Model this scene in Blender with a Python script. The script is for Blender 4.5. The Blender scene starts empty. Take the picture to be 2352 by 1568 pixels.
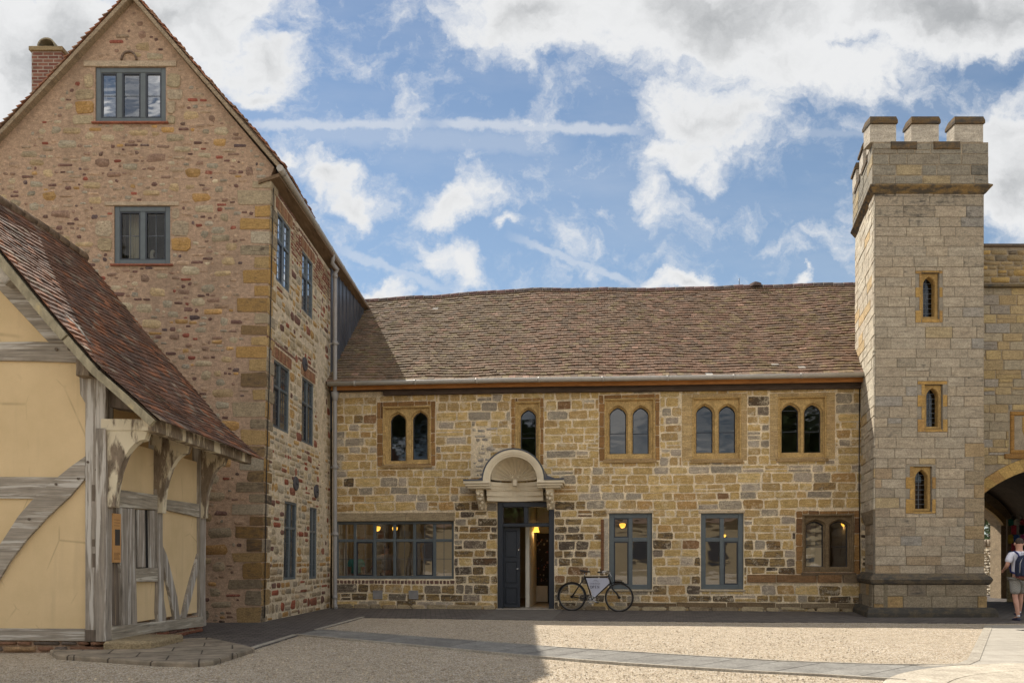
import bpy, bmesh, math, random
from mathutils import Vector, Matrix, noise
R = math.radians
rnd = random.Random(11)
SC = bpy.context.scene
COL = SC.collection
# ------------------------------------------------------------------ camera, sky, sun
F, CX, HY, H = 1764.0, 1176.0, 1282.0, 1.28      # focal length and horizon in units of a 2352 wide frame; eye height
cam_d = bpy.data.cameras.new('camera'); cam = bpy.data.objects.new('camera', cam_d); COL.objects.link(cam)
cam.location = (0, 0, H); cam.rotation_euler = (R(90), 0, 0)
cam_d.sensor_width = 36; cam_d.lens = 36 * F / 2352; cam_d.shift_y = (HY - 784) / 2352
cam_d.clip_end = 2000; cam_d.clip_start = 0.1
SC.camera = cam
SC.view_settings.view_transform = 'Standard'; SC.view_settings.look = 'None'
SC.view_settings.exposure = 0.55; SC.view_settings.gamma = 1.0
SUN_DIR = Vector((0.54, -0.74, -1.0)).normalized()
sl = bpy.data.lights.new('sun', 'SUN'); sl.energy = 4.9; sl.angle = R(0.5); sl.color = (1.0, 0.93, 0.82)
so = bpy.data.objects.new('sun', sl); COL.objects.link(so)
so.rotation_euler = SUN_DIR.to_track_quat('-Z', 'Y').to_euler(); so.location = (-8, 14, 30)

class N:
    """small helper round a node tree"""
    def __init__(s, nt): s.nt = nt
    def node(s, t, **k):
        n = s.nt.nodes.new(t)
        for a, b in k.items(): setattr(n, a, b)
        return n
    def put(s, sock, v):
        if v is None: return
        if isinstance(v, bpy.types.NodeSocket): s.nt.links.new(v, sock)
        else:
            try: sock.default_value = v
            except Exception: sock.default_value = (*v, 1.0)
    def m(s, op, a, b=None, c=None, clamp=False):
        n = s.node('ShaderNodeMath', operation=op, use_clamp=clamp)
        for i, v in enumerate((a, b, c)): s.put(n.inputs[i], v) if v is not None else None
        return n.outputs[0]
    def mix(s, f, a, b, blend='MIX'):
        n = s.node('ShaderNodeMix', data_type='RGBA', blend_type=blend)
        s.put(n.inputs[0], f); s.put(n.inputs[6], a); s.put(n.inputs[7], b)
        return n.outputs[2]
    def mr(s, v, a, b, c=0.0, d=1.0, smooth=False):
        n = s.node('ShaderNodeMapRange', clamp=True)
        if smooth: n.interpolation_type = 'SMOOTHSTEP'
        for i, x in enumerate((v, a, b, c, d)): s.put(n.inputs[i], x)
        return n.outputs[0]
    def noise(s, vec, scale, detail=3.0, rough=0.55, dist=0.0):
        n = s.node('ShaderNodeTexNoise'); s.put(n.inputs['Vector'], vec)
        n.inputs['Scale'].default_value = scale; n.inputs['Detail'].default_value = detail
        n.inputs['Roughness'].default_value = rough; n.inputs['Distortion'].default_value = dist
        return n.outputs[0]
    def mapv(s, vec, sc=(1, 1, 1), loc=(0, 0, 0), rot=(0, 0, 0)):
        n = s.node('ShaderNodeMapping'); s.put(n.inputs['Vector'], vec)
        n.inputs['Scale'].default_value = sc; n.inputs['Location'].default_value = loc
        n.inputs['Rotation'].default_value = rot
        return n.outputs[0]
    def comb(s, x, y, z=0.0):
        n = s.node('ShaderNodeCombineXYZ')
        for i, v in enumerate((x, y, z)): s.put(n.inputs[i], v)
        return n.outputs[0]

def build_world():
    w = bpy.data.worlds.new('World'); SC.world = w; w.use_nodes = True
    nt = w.node_tree; nt.nodes.clear(); g = N(nt)
    sky = g.node('ShaderNodeTexSky', sky_type='NISHITA'); sky.sun_disc = False
    sky.sun_elevation = R(47.5); sky.sun_rotation = math.atan2(-0.54, 0.74)
    sky.air_density = 1.0; sky.dust_density = 0.05; sky.ozone_density = 1.6
    tc = g.node('ShaderNodeTexCoord'); sep = g.node('ShaderNodeSeparateXYZ'); nt.links.new(tc.outputs['Generated'], sep.inputs[0])
    X, Y, Z = sep.outputs
    ay = g.m('MAXIMUM', g.m('ABSOLUTE', Y), 0.1)
    u = g.m('DIVIDE', X, ay); v = g.m('DIVIDE', Z, ay)
    # domain warp so that the cloud edges curl
    p = g.comb(u, v, 0.0)
    w1 = g.node('ShaderNodeTexNoise'); g.put(w1.inputs['Vector'], p); w1.inputs['Scale'].default_value = 9; w1.inputs['Detail'].default_value = 6; w1.inputs['Roughness'].default_value = .6
    off = g.node('ShaderNodeVectorMath', operation='SUBTRACT'); nt.links.new(w1.outputs['Color'], off.inputs[0]); off.inputs[1].default_value = (.5, .5, .5)
    sc_ = g.node('ShaderNodeVectorMath', operation='SCALE'); nt.links.new(off.outputs[0], sc_.inputs[0]); sc_.inputs['Scale'].default_value = .13
    ad = g.node('ShaderNodeVectorMath', operation='ADD'); nt.links.new(p, ad.inputs[0]); nt.links.new(sc_.outputs[0], ad.inputs[1])
    q = ad.outputs[0]
    s2 = g.node('ShaderNodeSeparateXYZ'); nt.links.new(q, s2.inputs[0]); qu, qv = s2.outputs[0], s2.outputs[1]
    # cloud banks: centre, radii in slope units (x/y, z/y), weight, tilt
    B = [(420, 40, 330, 170, 1.5, 0), (120, 160, 300, 260, 1.8, 0), (600, 150, 140, 110, 1.1, 0), (600, 235, 80, 60, .8, 0),
         (1240, 40, 270, 110, 1.3, -8), (1180, 130, 150, 60, .5, -30), (1650, 30, 500, 150, 1.7, 0), (2150, 20, 420, 150, 1.9, 0), (1840, 150, 420, 110, 1.0, 0),
         (1620, 260, 190, 130, 1.0, 0), (1510, 340, 130, 70, .8, 0), (1600, 360, 150, 70, .65, 0), (1510, 460, 60, 90, .5, 20), (2050, 210, 130, 60, .5, 0),
         (2345, 400, 150, 230, 1.4, 0), (2330, 240, 90, 60, .5, 0),
         (755, 400, 85, 65, .95, 0), (820, 460, 85, 50, .8, -25), (700, 390, 40, 30, .4, 0),
         (1035, 470, 120, 62, .95, 0), (1050, 590, 100, 55, .7, -20), (892, 662, 82, 42, .95, 0), (1560, 648, 70, 36, 1.1, 0),
         (1868, 645, 45, 20, .9, 0), (1172, 535, 60, 22, .6, 0), (1395, 492, 60, 30, .3, -20), (1010, 670, 50, 30, .35, 0), (660, 355, 40, 20, .35, 0)]
    tot = None
    for (x, y, rx, ry, k, a) in B:
        cu, cv = (x - CX) / F, (HY - y) / F
        du = g.m('SUBTRACT', qu, cu); dv = g.m('SUBTRACT', qv, cv)
        if a:
            ca, sa = math.cos(R(a)), math.sin(R(a))
            du2 = g.m('ADD', g.m('MULTIPLY', du, ca), g.m('MULTIPLY', dv, sa))
            dv2 = g.m('SUBTRACT', g.m('MULTIPLY', dv, ca), g.m('MULTIPLY', du, sa)); du, dv = du2, dv2
        du = g.m('MULTIPLY', du, F / rx); dv = g.m('MULTIPLY', dv, F / ry)
        d = g.m('SQRT', g.m('ADD', g.m('MULTIPLY', du, du), g.m('MULTIPLY', dv, dv)))
        val = g.m('MULTIPLY', g.m('SUBTRACT', 1.0, d), k)
        tot = val if tot is None else g.m('MAXIMUM', tot, val)
    tot = g.m('MAXIMUM', g.m('MINIMUM', tot, g.m('MULTIPLY', tot, 2.2)), -0.85)
    # high sky over and behind the camera: unseen broken cloud, added for fill light
    hi = g.m('MULTIPLY', g.mr(v, .80, 1.3), g.m('MULTIPLY', g.m('SUBTRACT', g.noise(p, 1.3, 2), 0.60), 3.0))
    back = g.m('MULTIPLY', g.m('LESS_THAN', Y, 0.0), g.m('MULTIPLY', g.m('SUBTRACT', g.noise(g.mapv(p, (1, 1, 1), (5, 2, 0)), 2.2, 3), 0.43), 3.0))
    isb = g.m('LESS_THAN', Y, 0.0)
    tot = g.m('ADD', g.m('MULTIPLY', tot, g.m('SUBTRACT', 1.0, isb)), back)
    tot = g.m('MAXIMUM', tot, hi)
    fb = g.noise(g.mapv(q, (1, 1.25, 1)), 11, 9, .62)
    fine = g.noise(q, 40, 6, .6)
    den = g.m('ADD', tot, g.m('ADD', g.m('MULTIPLY', g.m('SUBTRACT', fb, .5), 1.9), g.m('MULTIPLY', g.m('SUBTRACT', fine, .5), .35)))
    cov = g.mr(den, -.12, .62, 0, 1, True)
    # thin veil and vapour trails
    veil = g.m('MULTIPLY', g.mr(g.noise(g.mapv(p, (1.0, 3.0, 1), (3, 1, 0)), 3.0, 6, .6), .45, .8), .17)
    def trail(x0, y0, x1, y1, wd, k):
        ax, ay_, bx, by = (x0 - CX) / F, (HY - y0) / F, (x1 - CX) / F, (HY - y1) / F
        L = math.hypot(bx - ax, by - ay_); ex, ey = (bx - ax) / L, (by - ay_) / L
        s = g.m('ADD', g.m('MULTIPLY', g.m('SUBTRACT', u, ax), ex), g.m('MULTIPLY', g.m('SUBTRACT', v, ay_), ey))
        t = g.m('SUBTRACT', g.m('MULTIPLY', g.m('SUBTRACT', v, ay_), ex), g.m('MULTIPLY', g.m('SUBTRACT', u, ax), ey))
        t = g.m('ADD', t, g.m('MULTIPLY', g.m('SUBTRACT', g.noise(p, 45, 5, .6), .5), .022))
        inn = g.m('MULTIPLY', g.mr(s, -.02, .03), g.mr(s, L + .02, L - .05))
        pr = g.mr(g.m('ABSOLUTE', t), wd / F, wd * .2 / F, 0, 1, True)
        return g.m('MULTIPLY', g.m('MULTIPLY', inn, pr), k)
    tr = trail(560, 288, 1010, 284, 20, .55)
    for a in ((990, 284, 1500, 302, 20, .55), (1600, 304, 2400, 310, 15, .22), (1190, 548, 1500, 672, 14, .42), (760, 565, 1060, 680, 16, .36), (640, 300, 1300, 335, 45, .22)):
        tr = g.m('MAXIMUM', tr, trail(*a))
    front = g.m('SUBTRACT', 1.0, isb)
    thin = g.m('MULTIPLY', g.m('MAXIMUM', veil, tr), front)
    cov = g.m('MAXIMUM', cov, thin)
    thick = g.m('ADD', den, g.m('MULTIPLY', g.m('SUBTRACT', g.noise(q, 5.5, 4, .55), .5), 1.3))
    sh = g.mr(thick, .5, 2.1, 0, 1, True)
    ccol = g.mix(sh, (5.75, 5.8, 5.85), (2.8, 2.9, 3.0))
    ccol = g.mix(isb, ccol, (15.0, 14.3, 13.3))  # cloud behind the camera made brighter to fill the shaded hall front
    skyc = g.mix(1.0, sky.outputs[0], SKYTINT, 'MULTIPLY')
    hz = g.mr(v, .75, .1, 0, 1)
    skyc = g.mix(g.m('MULTIPLY', hz, .38), skyc, (2.9, 3.9, 5.0))
    out = g.mix(cov, skyc, ccol)
    bg = g.node('ShaderNodeBackground'); g.put(bg.inputs[0], out); bg.inputs[1].default_value = 0.1
    o = g.node('ShaderNodeOutputWorld'); nt.links.new(bg.outputs[0], o.inputs[0])
    w.cycles.sampling_method = 'MANUAL'; w.cycles.sample_map_resolution = 512
SKYTINT = (.80, .78, .74)
build_world()

# ------------------------------------------------------------------ geometry helpers
def at(x, y, Z): return Vector(((x - CX) / F * Z, Z, H + (HY - y) / F * Z))
def gnd(x, y, z=0.0):
    Z = F * (H - z) / (y - HY); p = at(x, y, Z); return (p.x, p.y)
def ident(a, b, c): return Vector((a, b, c))
def tag(o, label=None, cat=None, group=None, kind=None):
    if label: o['label'] = label
    if cat: o['category'] = cat
    if group: o['group'] = group
    if kind: o['kind'] = kind
    return o
def thing(name, loc, label, cat, group=None):
    o = bpy.data.objects.new(name, None); COL.objects.link(o); o.location = loc; o.empty_display_size = .3
    return tag(o, label, cat, group)
def rootloc(o):
    v = Vector((0, 0, 0))
    while o is not None: v += Vector(o.location); o = o.parent
    return v
def link(name, me, mat, parent=None):
    o = bpy.data.objects.new(name, me); COL.objects.link(o)
    if mat and not me.materials: me.materials.append(mat)
    if parent is not None:
        o.parent = parent
        d = rootloc(parent)
        if d.length > 0: me.transform(Matrix.Translation(-d))
    return o

class MB:
    def __init__(s, M=ident): s.vs, s.fs, s.cs, s.M, s.sm = [], [], [], M, []
    def v(s, a, b, c): s.vs.append(s.M(a, b, c)); return len(s.vs) - 1
    def f(s, idx, col=(1, 1, 1, 0), sm=False): s.fs.append(idx); s.cs.append(col if len(col) == 4 else (*col, 0)); s.sm.append(sm)
    def hexa(s, P, col=(1, 1, 1, 0)):
        i = [s.v(*p) for p in P]
        for q in ((0, 1, 2, 3), (7, 6, 5, 4), (0, 4, 5, 1), (1, 5, 6, 2), (2, 6, 7, 3), (3, 7, 4, 0)): s.f([i[k] for k in q], col)
    def box(s, a0, a1, b0, b1, c0, c1, col=(1, 1, 1, 0)):
        s.hexa([(a0, b0, c0), (a1, b0, c0), (a1, b1, c0), (a0, b1, c0), (a0, b0, c1), (a1, b0, c1), (a1, b1, c1), (a0, b1, c1)], col)
    def bbox(s, a0, a1, b0, b1, c0, c1, bev=.01, col=(1, 1, 1, 0)):
        """box with the four edges round the c1 face chamfered"""
        e = bev
        r0 = [s.v(*p) for p in ((a0, b0, c0), (a1, b0, c0), (a1, b1, c0), (a0, b1, c0))]
        r1 = [s.v(*p) for p in ((a0, b0, c1 - e), (a1, b0, c1 - e), (a1, b1, c1 - e), (a0, b1, c1 - e))]
        r2 = [s.v(*p) for p in ((a0 + e, b0 + e, c1), (a1 - e, b0 + e, c1), (a1 - e, b1 - e, c1), (a0 + e, b1 - e, c1))]
        for k in range(4):
            j = (k + 1) % 4
            s.f([r0[k], r0[j], r1[j], r1[k]], col); s.f([r1[k], r1[j], r2[j], r2[k]], col)
        s.f(r2, col); s.f(r0[::-1], col)
    def prism(s, pts, c0, c1, col=(1, 1, 1, 0), bev=0.0):
        n = len(pts); cx = sum(p[0] for p in pts) / n; cy = sum(p[1] for p in pts) / n
        a = [s.v(p[0], p[1], c0) for p in pts]
        if bev:
            b = [s.v(p[0], p[1], c1 - bev) for p in pts]; c = []
            for p in pts:
                L = math.hypot(p[0] - cx, p[1] - cy) or 1; k = max(0, 1 - bev / L)
                c.append(s.v(cx + (p[0] - cx) * k, cy + (p[1] - cy) * k, c1))
        else: b = None; c = [s.v(p[0], p[1], c1) for p in pts]
        rings = [a, b, c] if b else [a, c]
        for r, t in zip(rings[:-1], rings[1:]):
            for k in range(n):
                j = (k + 1) % n; s.f([r[k], r[j], t[j], t[k]], col)
        s.f(list(c), col); s.f(list(a)[::-1], col)
    def tube(s, path, r, n=8, col=(1, 1, 1, 0), cap=True, closed=False):
        P = [Vector(p) for p in path]; m = len(P); rings = []; up = None
        for i in range(m):
            if closed: t = (P[(i + 1) % m] - P[i - 1])
            else: t = (P[min(i + 1, m - 1)] - P[max(i - 1, 0)])
            t.normalize()
            if up is None:
                up = Vector((0, 0, 1)) if abs(t.z) < .9 else Vector((1, 0, 0))
            a = t.cross(up)
            if a.length < 1e-5: a = t.orthogonal()
            a.normalize(); b = a.cross(t).normalized(); up = b
            rr = r[i] if isinstance(r, (list, tuple)) else r
            rings.append([s.v(*(P[i] + a * math.cos(2 * math.pi * k / n) * rr + b * math.sin(2 * math.pi * k / n) * rr)) for k in range(n)])
        seq = list(zip(rings[:-1], rings[1:])) + ([(rings[-1], rings[0])] if closed else [])
        for x, y in seq:
            for k in range(n):
                j = (k + 1) % n; s.f([x[k], x[j], y[j], y[k]], col, True)
        if cap and not closed: s.f(rings[0][::-1], col); s.f(rings[-1], col)
    def lathe(s, prof, c, n=16, col=(1, 1, 1, 0), a0=0, a1=2 * math.pi):
        full = abs(a1 - a0 - 2 * math.pi) < 1e-6
        cnt = n if full else n + 1; rings = []
        for (r, z) in prof:
            rings.append([s.v(c[0] + r * math.cos(a0 + (a1 - a0) * k / n), c[1] + r * math.sin(a0 + (a1 - a0) * k / n), c[2] + z) for k in range(cnt)])
        for x, y in zip(rings[:-1], rings[1:]):
            for k in range(n):
                j = (k + 1) % cnt; s.f([x[k], x[j], y[j], y[k]], col, True)
    def stone(s, u0, z0, u1, z1, col, h=.02, jit=.01, rd=.3, bev=.012, fan=False, base=-.004):
        w, t = u1 - u0, z1 - z0; m = min(w, t)
        if m < .02: return
        jit = min(jit, m * .12); rr = rd * m; pts = []
        for (cx, cz, sx, sz) in ((u0, z0, 1, 1), (u1, z0, -1, 1), (u1, z1, -1, -1), (u0, z1, 1, -1)):
            a = rr * rnd.uniform(.5, 1.1); b = rr * rnd.uniform(.5, 1.1)
            p1 = (cx + sx * a, cz); p2 = (cx, cz + sz * b)
            if sx * sz > 0: pts += [p2, p1]
            else: pts += [p1, p2]
        pts = [(p[0] + rnd.uniform(-jit, jit), p[1] + rnd.uniform(-jit, jit)) for p in pts]
        cu, cz = (u0 + u1) / 2, (z0 + z1) / 2; hh = h * rnd.uniform(.5, 1.2)
        bev = min(bev, m * .3)
        A = [s.v(p[0], p[1], base) for p in pts]
        Bv = []
        for p in pts:
            L = math.hypot(p[0] - cu, p[1] - cz) or 1; k = 1 - bev / L
            Bv.append(s.v(cu + (p[0] - cu) * k, cz + (p[1] - cz) * k, hh * rnd.uniform(.8, 1.15)))
        for k in range(8):
            j = (k + 1) % 8; s.f([A[k], A[j], Bv[j], Bv[k]], col, fan)
        if fan:
            c = s.v(cu + rnd.uniform(-.1, .1) * w, cz, hh * 1.35)
            for k in range(8): s.f([Bv[k], Bv[(k + 1) % 8], c], col, True)
        else: s.f(Bv, col)
    def build(s, name, mat, parent=None, smooth=None):
        me = bpy.data.meshes.new(name)
        me.from_pydata([tuple(v) for v in s.vs], [], s.fs)
        at_ = me.color_attributes.new('Col', 'FLOAT_COLOR', 'CORNER'); buf = []
        for fc, c in zip(s.fs, s.cs): buf.extend(tuple(c) * len(fc))
        at_.data.foreach_set('color', buf)
        me.polygons.foreach_set('use_smooth', [smooth if smooth is not None else x for x in s.sm])
        bm = bmesh.new(); bm.from_mesh(me); bmesh.ops.recalc_face_normals(bm, faces=bm.faces); bm.to_mesh(me); bm.free()
        me.update()
        return link(name, me, mat, parent)

def plate(name, outer, holes, d0, d1, M, mat, parent, bevel=0.0, col=None):
    """flat sheet with holes, (u,z) outlines, thickness from d0 to d1 through mapping M"""
    cu = bpy.data.curves.new(name, 'CURVE'); cu.dimensions = '2D'; cu.fill_mode = 'BOTH'
    for pts in [outer] + list(holes):
        sp = cu.splines.new('POLY'); sp.points.add(len(pts) - 1)
        for p, q in zip(sp.points, pts): p.co = (q[0], q[1], 0, 1)
        sp.use_cyclic_u = True
    cu.extrude = max((d1 - d0) / 2 - bevel, .0005); cu.bevel_depth = bevel; cu.bevel_resolution = 0; cu.offset = -bevel
    o = bpy.data.objects.new('tmp', cu); COL.objects.link(o)
    bpy.context.view_layer.update()
    dg = bpy.context.evaluated_depsgraph_get()
    me = bpy.data.meshes.new_from_object(o.evaluated_get(dg)); bpy.data.objects.remove(o); bpy.data.curves.remove(cu)
    md = (d0 + d1) / 2
    for v in me.vertices: v.co = M(v.co.x, v.co.y, md + v.co.z)
    me.materials.clear(); me.name = name
    for p in me.polygons: p.use_smooth = False
    bm = bmesh.new(); bm.from_mesh(me); bmesh.ops.remove_doubles(bm, verts=bm.verts, dist=.0004); bmesh.ops.recalc_face_normals(bm, faces=bm.faces); bm.to_mesh(me); bm.free()
    if col:
        a = me.color_attributes.new('Col', 'FLOAT_COLOR', 'CORNER'); a.data.foreach_set('color', tuple(col) * len(me.loops))
    return link(name, me, mat, parent)

def rect(a0, b0, a1, b1): return [(a0, b0), (a1, b0), (a1, b1), (a0, b1)]
def arch(x0, x1, z0, zt, hr=1.1, n=7):
    """pointed light: sill z0, apex zt"""
    hw = (x1 - x0) / 2; xm = (x0 + x1) / 2; h = hw * hr; zs = zt - h; pts = [(x0, z0), (x1, z0)]
    arc = []
    for k in range(n + 1):
        x = math.cos(math.pi / 2 * k / n); arc.append((hw * x, h * (.45 * math.sqrt(max(0, 1 - x * x)) + .55 * max(0, 1 - x) ** .62)))
    pts += [(xm + a, zs + b) for a, b in arc]
    pts += [(xm - a, zs + b) for a, b in arc[:-1][::-1]]
    return pts
def subtract(r, o):
    """rectangle r minus rectangle o -> list of rectangles"""
    (a, b, c, d), (e, f, g, h) = r, o
    if e >= c or g <= a or f >= d or h <= b: return [r]
    out = []
    if e > a: out.append((a, b, e, d))
    if g < c: out.append((g, b, c, d))
    x0, x1 = max(a, e), min(c, g)
    if f > b: out.append((x0, b, x1, f))
    if h < d: out.append((x0, h, x1, d))
    return out
def masonry(mb, u0, u1, z0, z1, obst, ch, lw, gap, colf, h=.02, jit=.01, rd=.3, bev=.012, fan=False, split=.1, wav=.0, inside=None, tall=.05):
    z = z0
    while z < z1 - .03:
        hh = rnd.uniform(*ch); ze = min(z + hh, z1)
        if z1 - ze < ch[0] * .5: ze = z1
        u = u0 - rnd.uniform(0, lw[0])
        while u < u1:
            L = rnd.uniform(*lw) * (1.35 if rnd.random() < .12 else 1); ue = u + L
            if u1 - ue < lw[0] * .5: ue = u1
            rr = [(max(u, u0), z, min(ue, u1), ze)]
            if rnd.random() < split and (ze - z) > .12:
                k = z + (ze - z) * rnd.uniform(.35, .65); rr = [(max(u, u0), z, min(ue, u1), k), (max(u, u0), k, min(ue, u1), ze)]
            for o in obst:
                nr = []
                for q in rr: nr += subtract(q, o)
                rr = nr
            for (a, b, c, d) in rr:
                if c - a < gap * 2.2 or d - b < gap * 2.2: continue
                if inside and not inside((a + c) / 2, (b + d) / 2): continue
                w = wav * math.sin(a * 1.3 + b * 2.1) if wav else 0
                mb.stone(a + gap / 2, b + gap / 2 + w, c - gap / 2, d - gap / 2 + w, colf((a + c) / 2, (b + d) / 2, c - a, d - b), h, jit, rd, bev, fan)
            u = ue
        z = ze
def scatter_rubble(mb, u0, u1, z0, z1, obst, colf, step=.098, inside=None, skip=.02):
    z = z0 + .05; prev = []
    while z < z1:
        u = u0 + rnd.uniform(0, .2); row = []
        while u < u1:
            w = rnd.choice((.07, .1, .12, .14, .18, .24)) * rnd.uniform(.8, 1.25); h = rnd.uniform(.038, .088) * (1.15 if w > .13 else 1); zc = z + rnd.uniform(-.03, .03)
            r = (u, zc - h / 2, u + w, zc + h / 2); u += w + rnd.uniform(.010, .042)
            if rnd.random() < skip or (inside and not (inside(r[0], r[3]) and inside(r[2], r[3]))): continue
            if any(not (r[2] < o[0] - .015 or r[0] > o[2] + .015 or r[3] < o[1] - .015 or r[1] > o[3] + .015) for o in obst): continue
            if any(not (r[2] < o[0] - .01 or r[0] > o[2] + .01 or r[3] < o[1] - .01 or r[1] > o[3] + .01) for o in prev): continue
            mb.stone(*r, colf((r[0] + r[2]) / 2, zc, w, h), .009, .014, .36, .014, True); row.append(r)
        prev = row; z += step
def each(name, mat, parent, M, boxes, labels=None):
    """separate chamfered blocks, each a part of its own: (a0, a1, b0, b1, c0, c1, bev, col)"""
    out = []
    for i, b in enumerate(boxes):
        mb = MB(M); mb.bbox(*b); o = mb.build(name, mat, parent); out.append(o)
        if labels: o['label'] = labels[i]
    return out
def pick(pal, var=.12):
    t = rnd.random() * sum(p[0] for p in pal)
    for w, c, a in pal:
        t -= w
        if t <= 0: break
    k = 1 + rnd.uniform(-var, var); w_ = rnd.uniform(-.02, .02); j = [1 + w_, 1, 1 - w_]
    return (c[0] * k * j[0], c[1] * k * j[1], c[2] * k * j[2], a * rnd.uniform(.3, 1.0))

# ------------------------------------------------------------------ materials
MATS = {}
def principled(name):
    m = bpy.data.materials.new(name); m.use_nodes = True; nt = m.node_tree; g = N(nt)
    b = nt.nodes['Principled BSDF']; MATS[name] = m
    tc = g.node('ShaderNodeTexCoord')
    return m, g, b, tc.outputs['Object']
def bump(g, b, h, strength=.5, dist=.01):
    n = g.node('ShaderNodeBump'); n.inputs['Strength'].default_value = strength; n.inputs['Distance'].default_value = dist
    g.put(n.inputs['Height'], h); g.nt.links.new(n.outputs[0], b.inputs['Normal'])
def m_stone(name, base=None, streak=(3, 3, 22), var=.3, rough=.92, bs=.6, crust=(.07, .052, .038), sc=1.0, stain=0.0, bd=.012, smear=None, sk=.7):
    m, g, b, co = principled(name)
    if base is None:
        a = g.node('ShaderNodeAttribute', attribute_name='Col'); c, al = a.outputs['Color'], a.outputs['Alpha']
    else: c, al = (*base, 1), 0.0
    n1 = g.noise(co, 7 * sc, 5, .6); n2 = g.noise(g.mapv(co, streak), 1.6 * sc, 6, .62); n3 = g.noise(co, 38 * sc, 4, .65)
    c = g.mix(1.0, c, g.mix(n1, (1 - var, 1 - var, 1 - var), (1 + var, 1 + var * .95, 1 + var * .85)), 'MULTIPLY')
    c = g.mix(1.0, c, g.mix(g.mr(n2, .3, .7), (.72, .70, .68), (1.18, 1.17, 1.14)), 'MULTIPLY')
    c = g.mix(1.0, c, g.mix(g.mr(n3, .3, .72), (.66, .65, .63), (1.3, 1.3, 1.3)), 'MULTIPLY')
    if base is None:
        k = g.mr(g.m('ADD', g.m('MULTIPLY', al, .62), g.m('MULTIPLY', g.m('SUBTRACT', g.m('ADD', g.m('MULTIPLY', n2, .6), g.m('MULTIPLY', n1, .4)), .5), 1.6)), .30, .55, 0, .9)
        c = g.mix(g.m('MULTIPLY', k, g.m('MINIMUM', g.m('MULTIPLY', al, 3.0), 1.0)), c, crust)
    if smear:
        c = g.mix(g.mr(g.m('ADD', g.m('MULTIPLY', n1, .6), g.m('MULTIPLY', n3, .4)), .52, .62, 0, sk), c, smear)
    if stain:
        s = g.noise(g.mapv(co, (1.2, 1.2, .35)), 1.1, 5, .6)
        c = g.mix(g.mr(s, .5, .72, 0, stain), c, (.10, .085, .06))
    g.put(b.inputs['Base Color'], c); b.inputs['Roughness'].default_value = rough; b.inputs['Specular IOR Level'].default_value = .25
    bump(g, b, g.m('ADD', g.m('MULTIPLY', n2, .6), g.m('ADD', n3, g.m('MULTIPLY', g.noise(co, 110 * sc, 2), .5))), bs, bd)
    return m
def m_wood(name, base, grain, var=.35, rough=.85, patch=None, bs=.6, pk=.5, usecol=False):
    m, g, b, co = principled(name)
    gr = g.noise(g.mapv(co, grain), 1.0, 6, .65, .6); n1 = g.noise(co, 3.5, 4, .6); n4 = g.noise(g.mapv(co, tuple(x * .35 for x in grain)), 1, 5, .6)
    c = (*base, 1)
    if usecol: c = g.node('ShaderNodeAttribute', attribute_name='Col').outputs['Color']
    c = g.mix(1.0, c, g.mix(g.mr(gr, .3, .7), (1 - var, 1 - var, 1 - var), (1 + var, 1 + var, 1 + var)), 'MULTIPLY')
    c = g.mix(1.0, c, g.mix(n1, (.7, .68, .64), (1.25, 1.25, 1.25)), 'MULTIPLY')
    c = g.mix(g.mr(gr, .36, .28, 0, .8), c, (base[0] * .2, base[1] * .19, base[2] * .18))
    if patch:
        k = g.mr(g.m('ADD', g.m('MULTIPLY', n4, .7), g.m('MULTIPLY', gr, .3)), pk, pk + .06)
        c = g.mix(k, c, patch)
    g.put(b.inputs['Base Color'], c); b.inputs['Roughness'].default_value = rough; b.inputs['Specular IOR Level'].default_value = .2
    bump(g, b, g.m('ADD', gr, g.m('MULTIPLY', n4, .6)), bs, .012)
    return m
def m_plain(name, base, rough=.5, metal=0.0, var=.06, bs=.12, sc=8, spec=.4, emit=None, es=1.0):
    m, g, b, co = principled(name)
    n1 = g.noise(co, sc, 4, .6)
    c = g.mix(1.0, (*base, 1), g.mix(g.mr(n1, .3, .7), (1 - var,) * 3, (1 + var,) * 3), 'MULTIPLY')
    g.put(b.inputs['Base Color'], c); b.inputs['Roughness'].default_value = rough; b.inputs['Metallic'].default_value = metal
    b.inputs['Specular IOR Level'].default_value = spec
    if bs: bump(g, b, g.noise(co, sc * 6, 3), bs, .004)
    if emit: b.inputs['Emission Color'].default_value = (*emit, 1); b.inputs['Emission Strength'].default_value = es
    return m
def m_glass(name, tint=(.75, .78, .78), lo=.10, wav=.0, rough=.02):
    m = bpy.data.materials.new(name); m.use_nodes = True; nt = m.node_tree; nt.nodes.clear(); g = N(nt)
    tr = g.node('ShaderNodeBsdfTransparent'); tr.inputs[0].default_value = (*tint, 1)
    gl = g.node('ShaderNodeBsdfGlossy'); gl.inputs['Roughness'].default_value = rough; gl.inputs['Color'].default_value = (.95, .97, 1, 1)
    fr = g.node('ShaderNodeFresnel'); fr.inputs[0].default_value = 1.5
    k = g.m('ADD', g.m('MULTIPLY', fr.outputs[0], 1.2), lo, clamp=True)
    if wav:
        tc = g.node('ShaderNodeTexCoord'); bp = g.node('ShaderNodeBump'); bp.inputs['Strength'].default_value = 1; bp.inputs['Distance'].default_value = wav
        g.put(bp.inputs['Height'], g.noise(g.mapv(tc.outputs['Object'], (1, 1, 2.2)), 2.2, 1.5)); nt.links.new(bp.outputs[0], gl.inputs['Normal'])
    mx = g.node('ShaderNodeMixShader'); g.put(mx.inputs[0], k); nt.links.new(tr.outputs[0], mx.inputs[1]); nt.links.new(gl.outputs[0], mx.inputs[2])
    o = g.node('ShaderNodeOutputMaterial'); nt.links.new(mx.outputs[0], o.inputs[0]); MATS[name] = m
    return m
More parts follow.
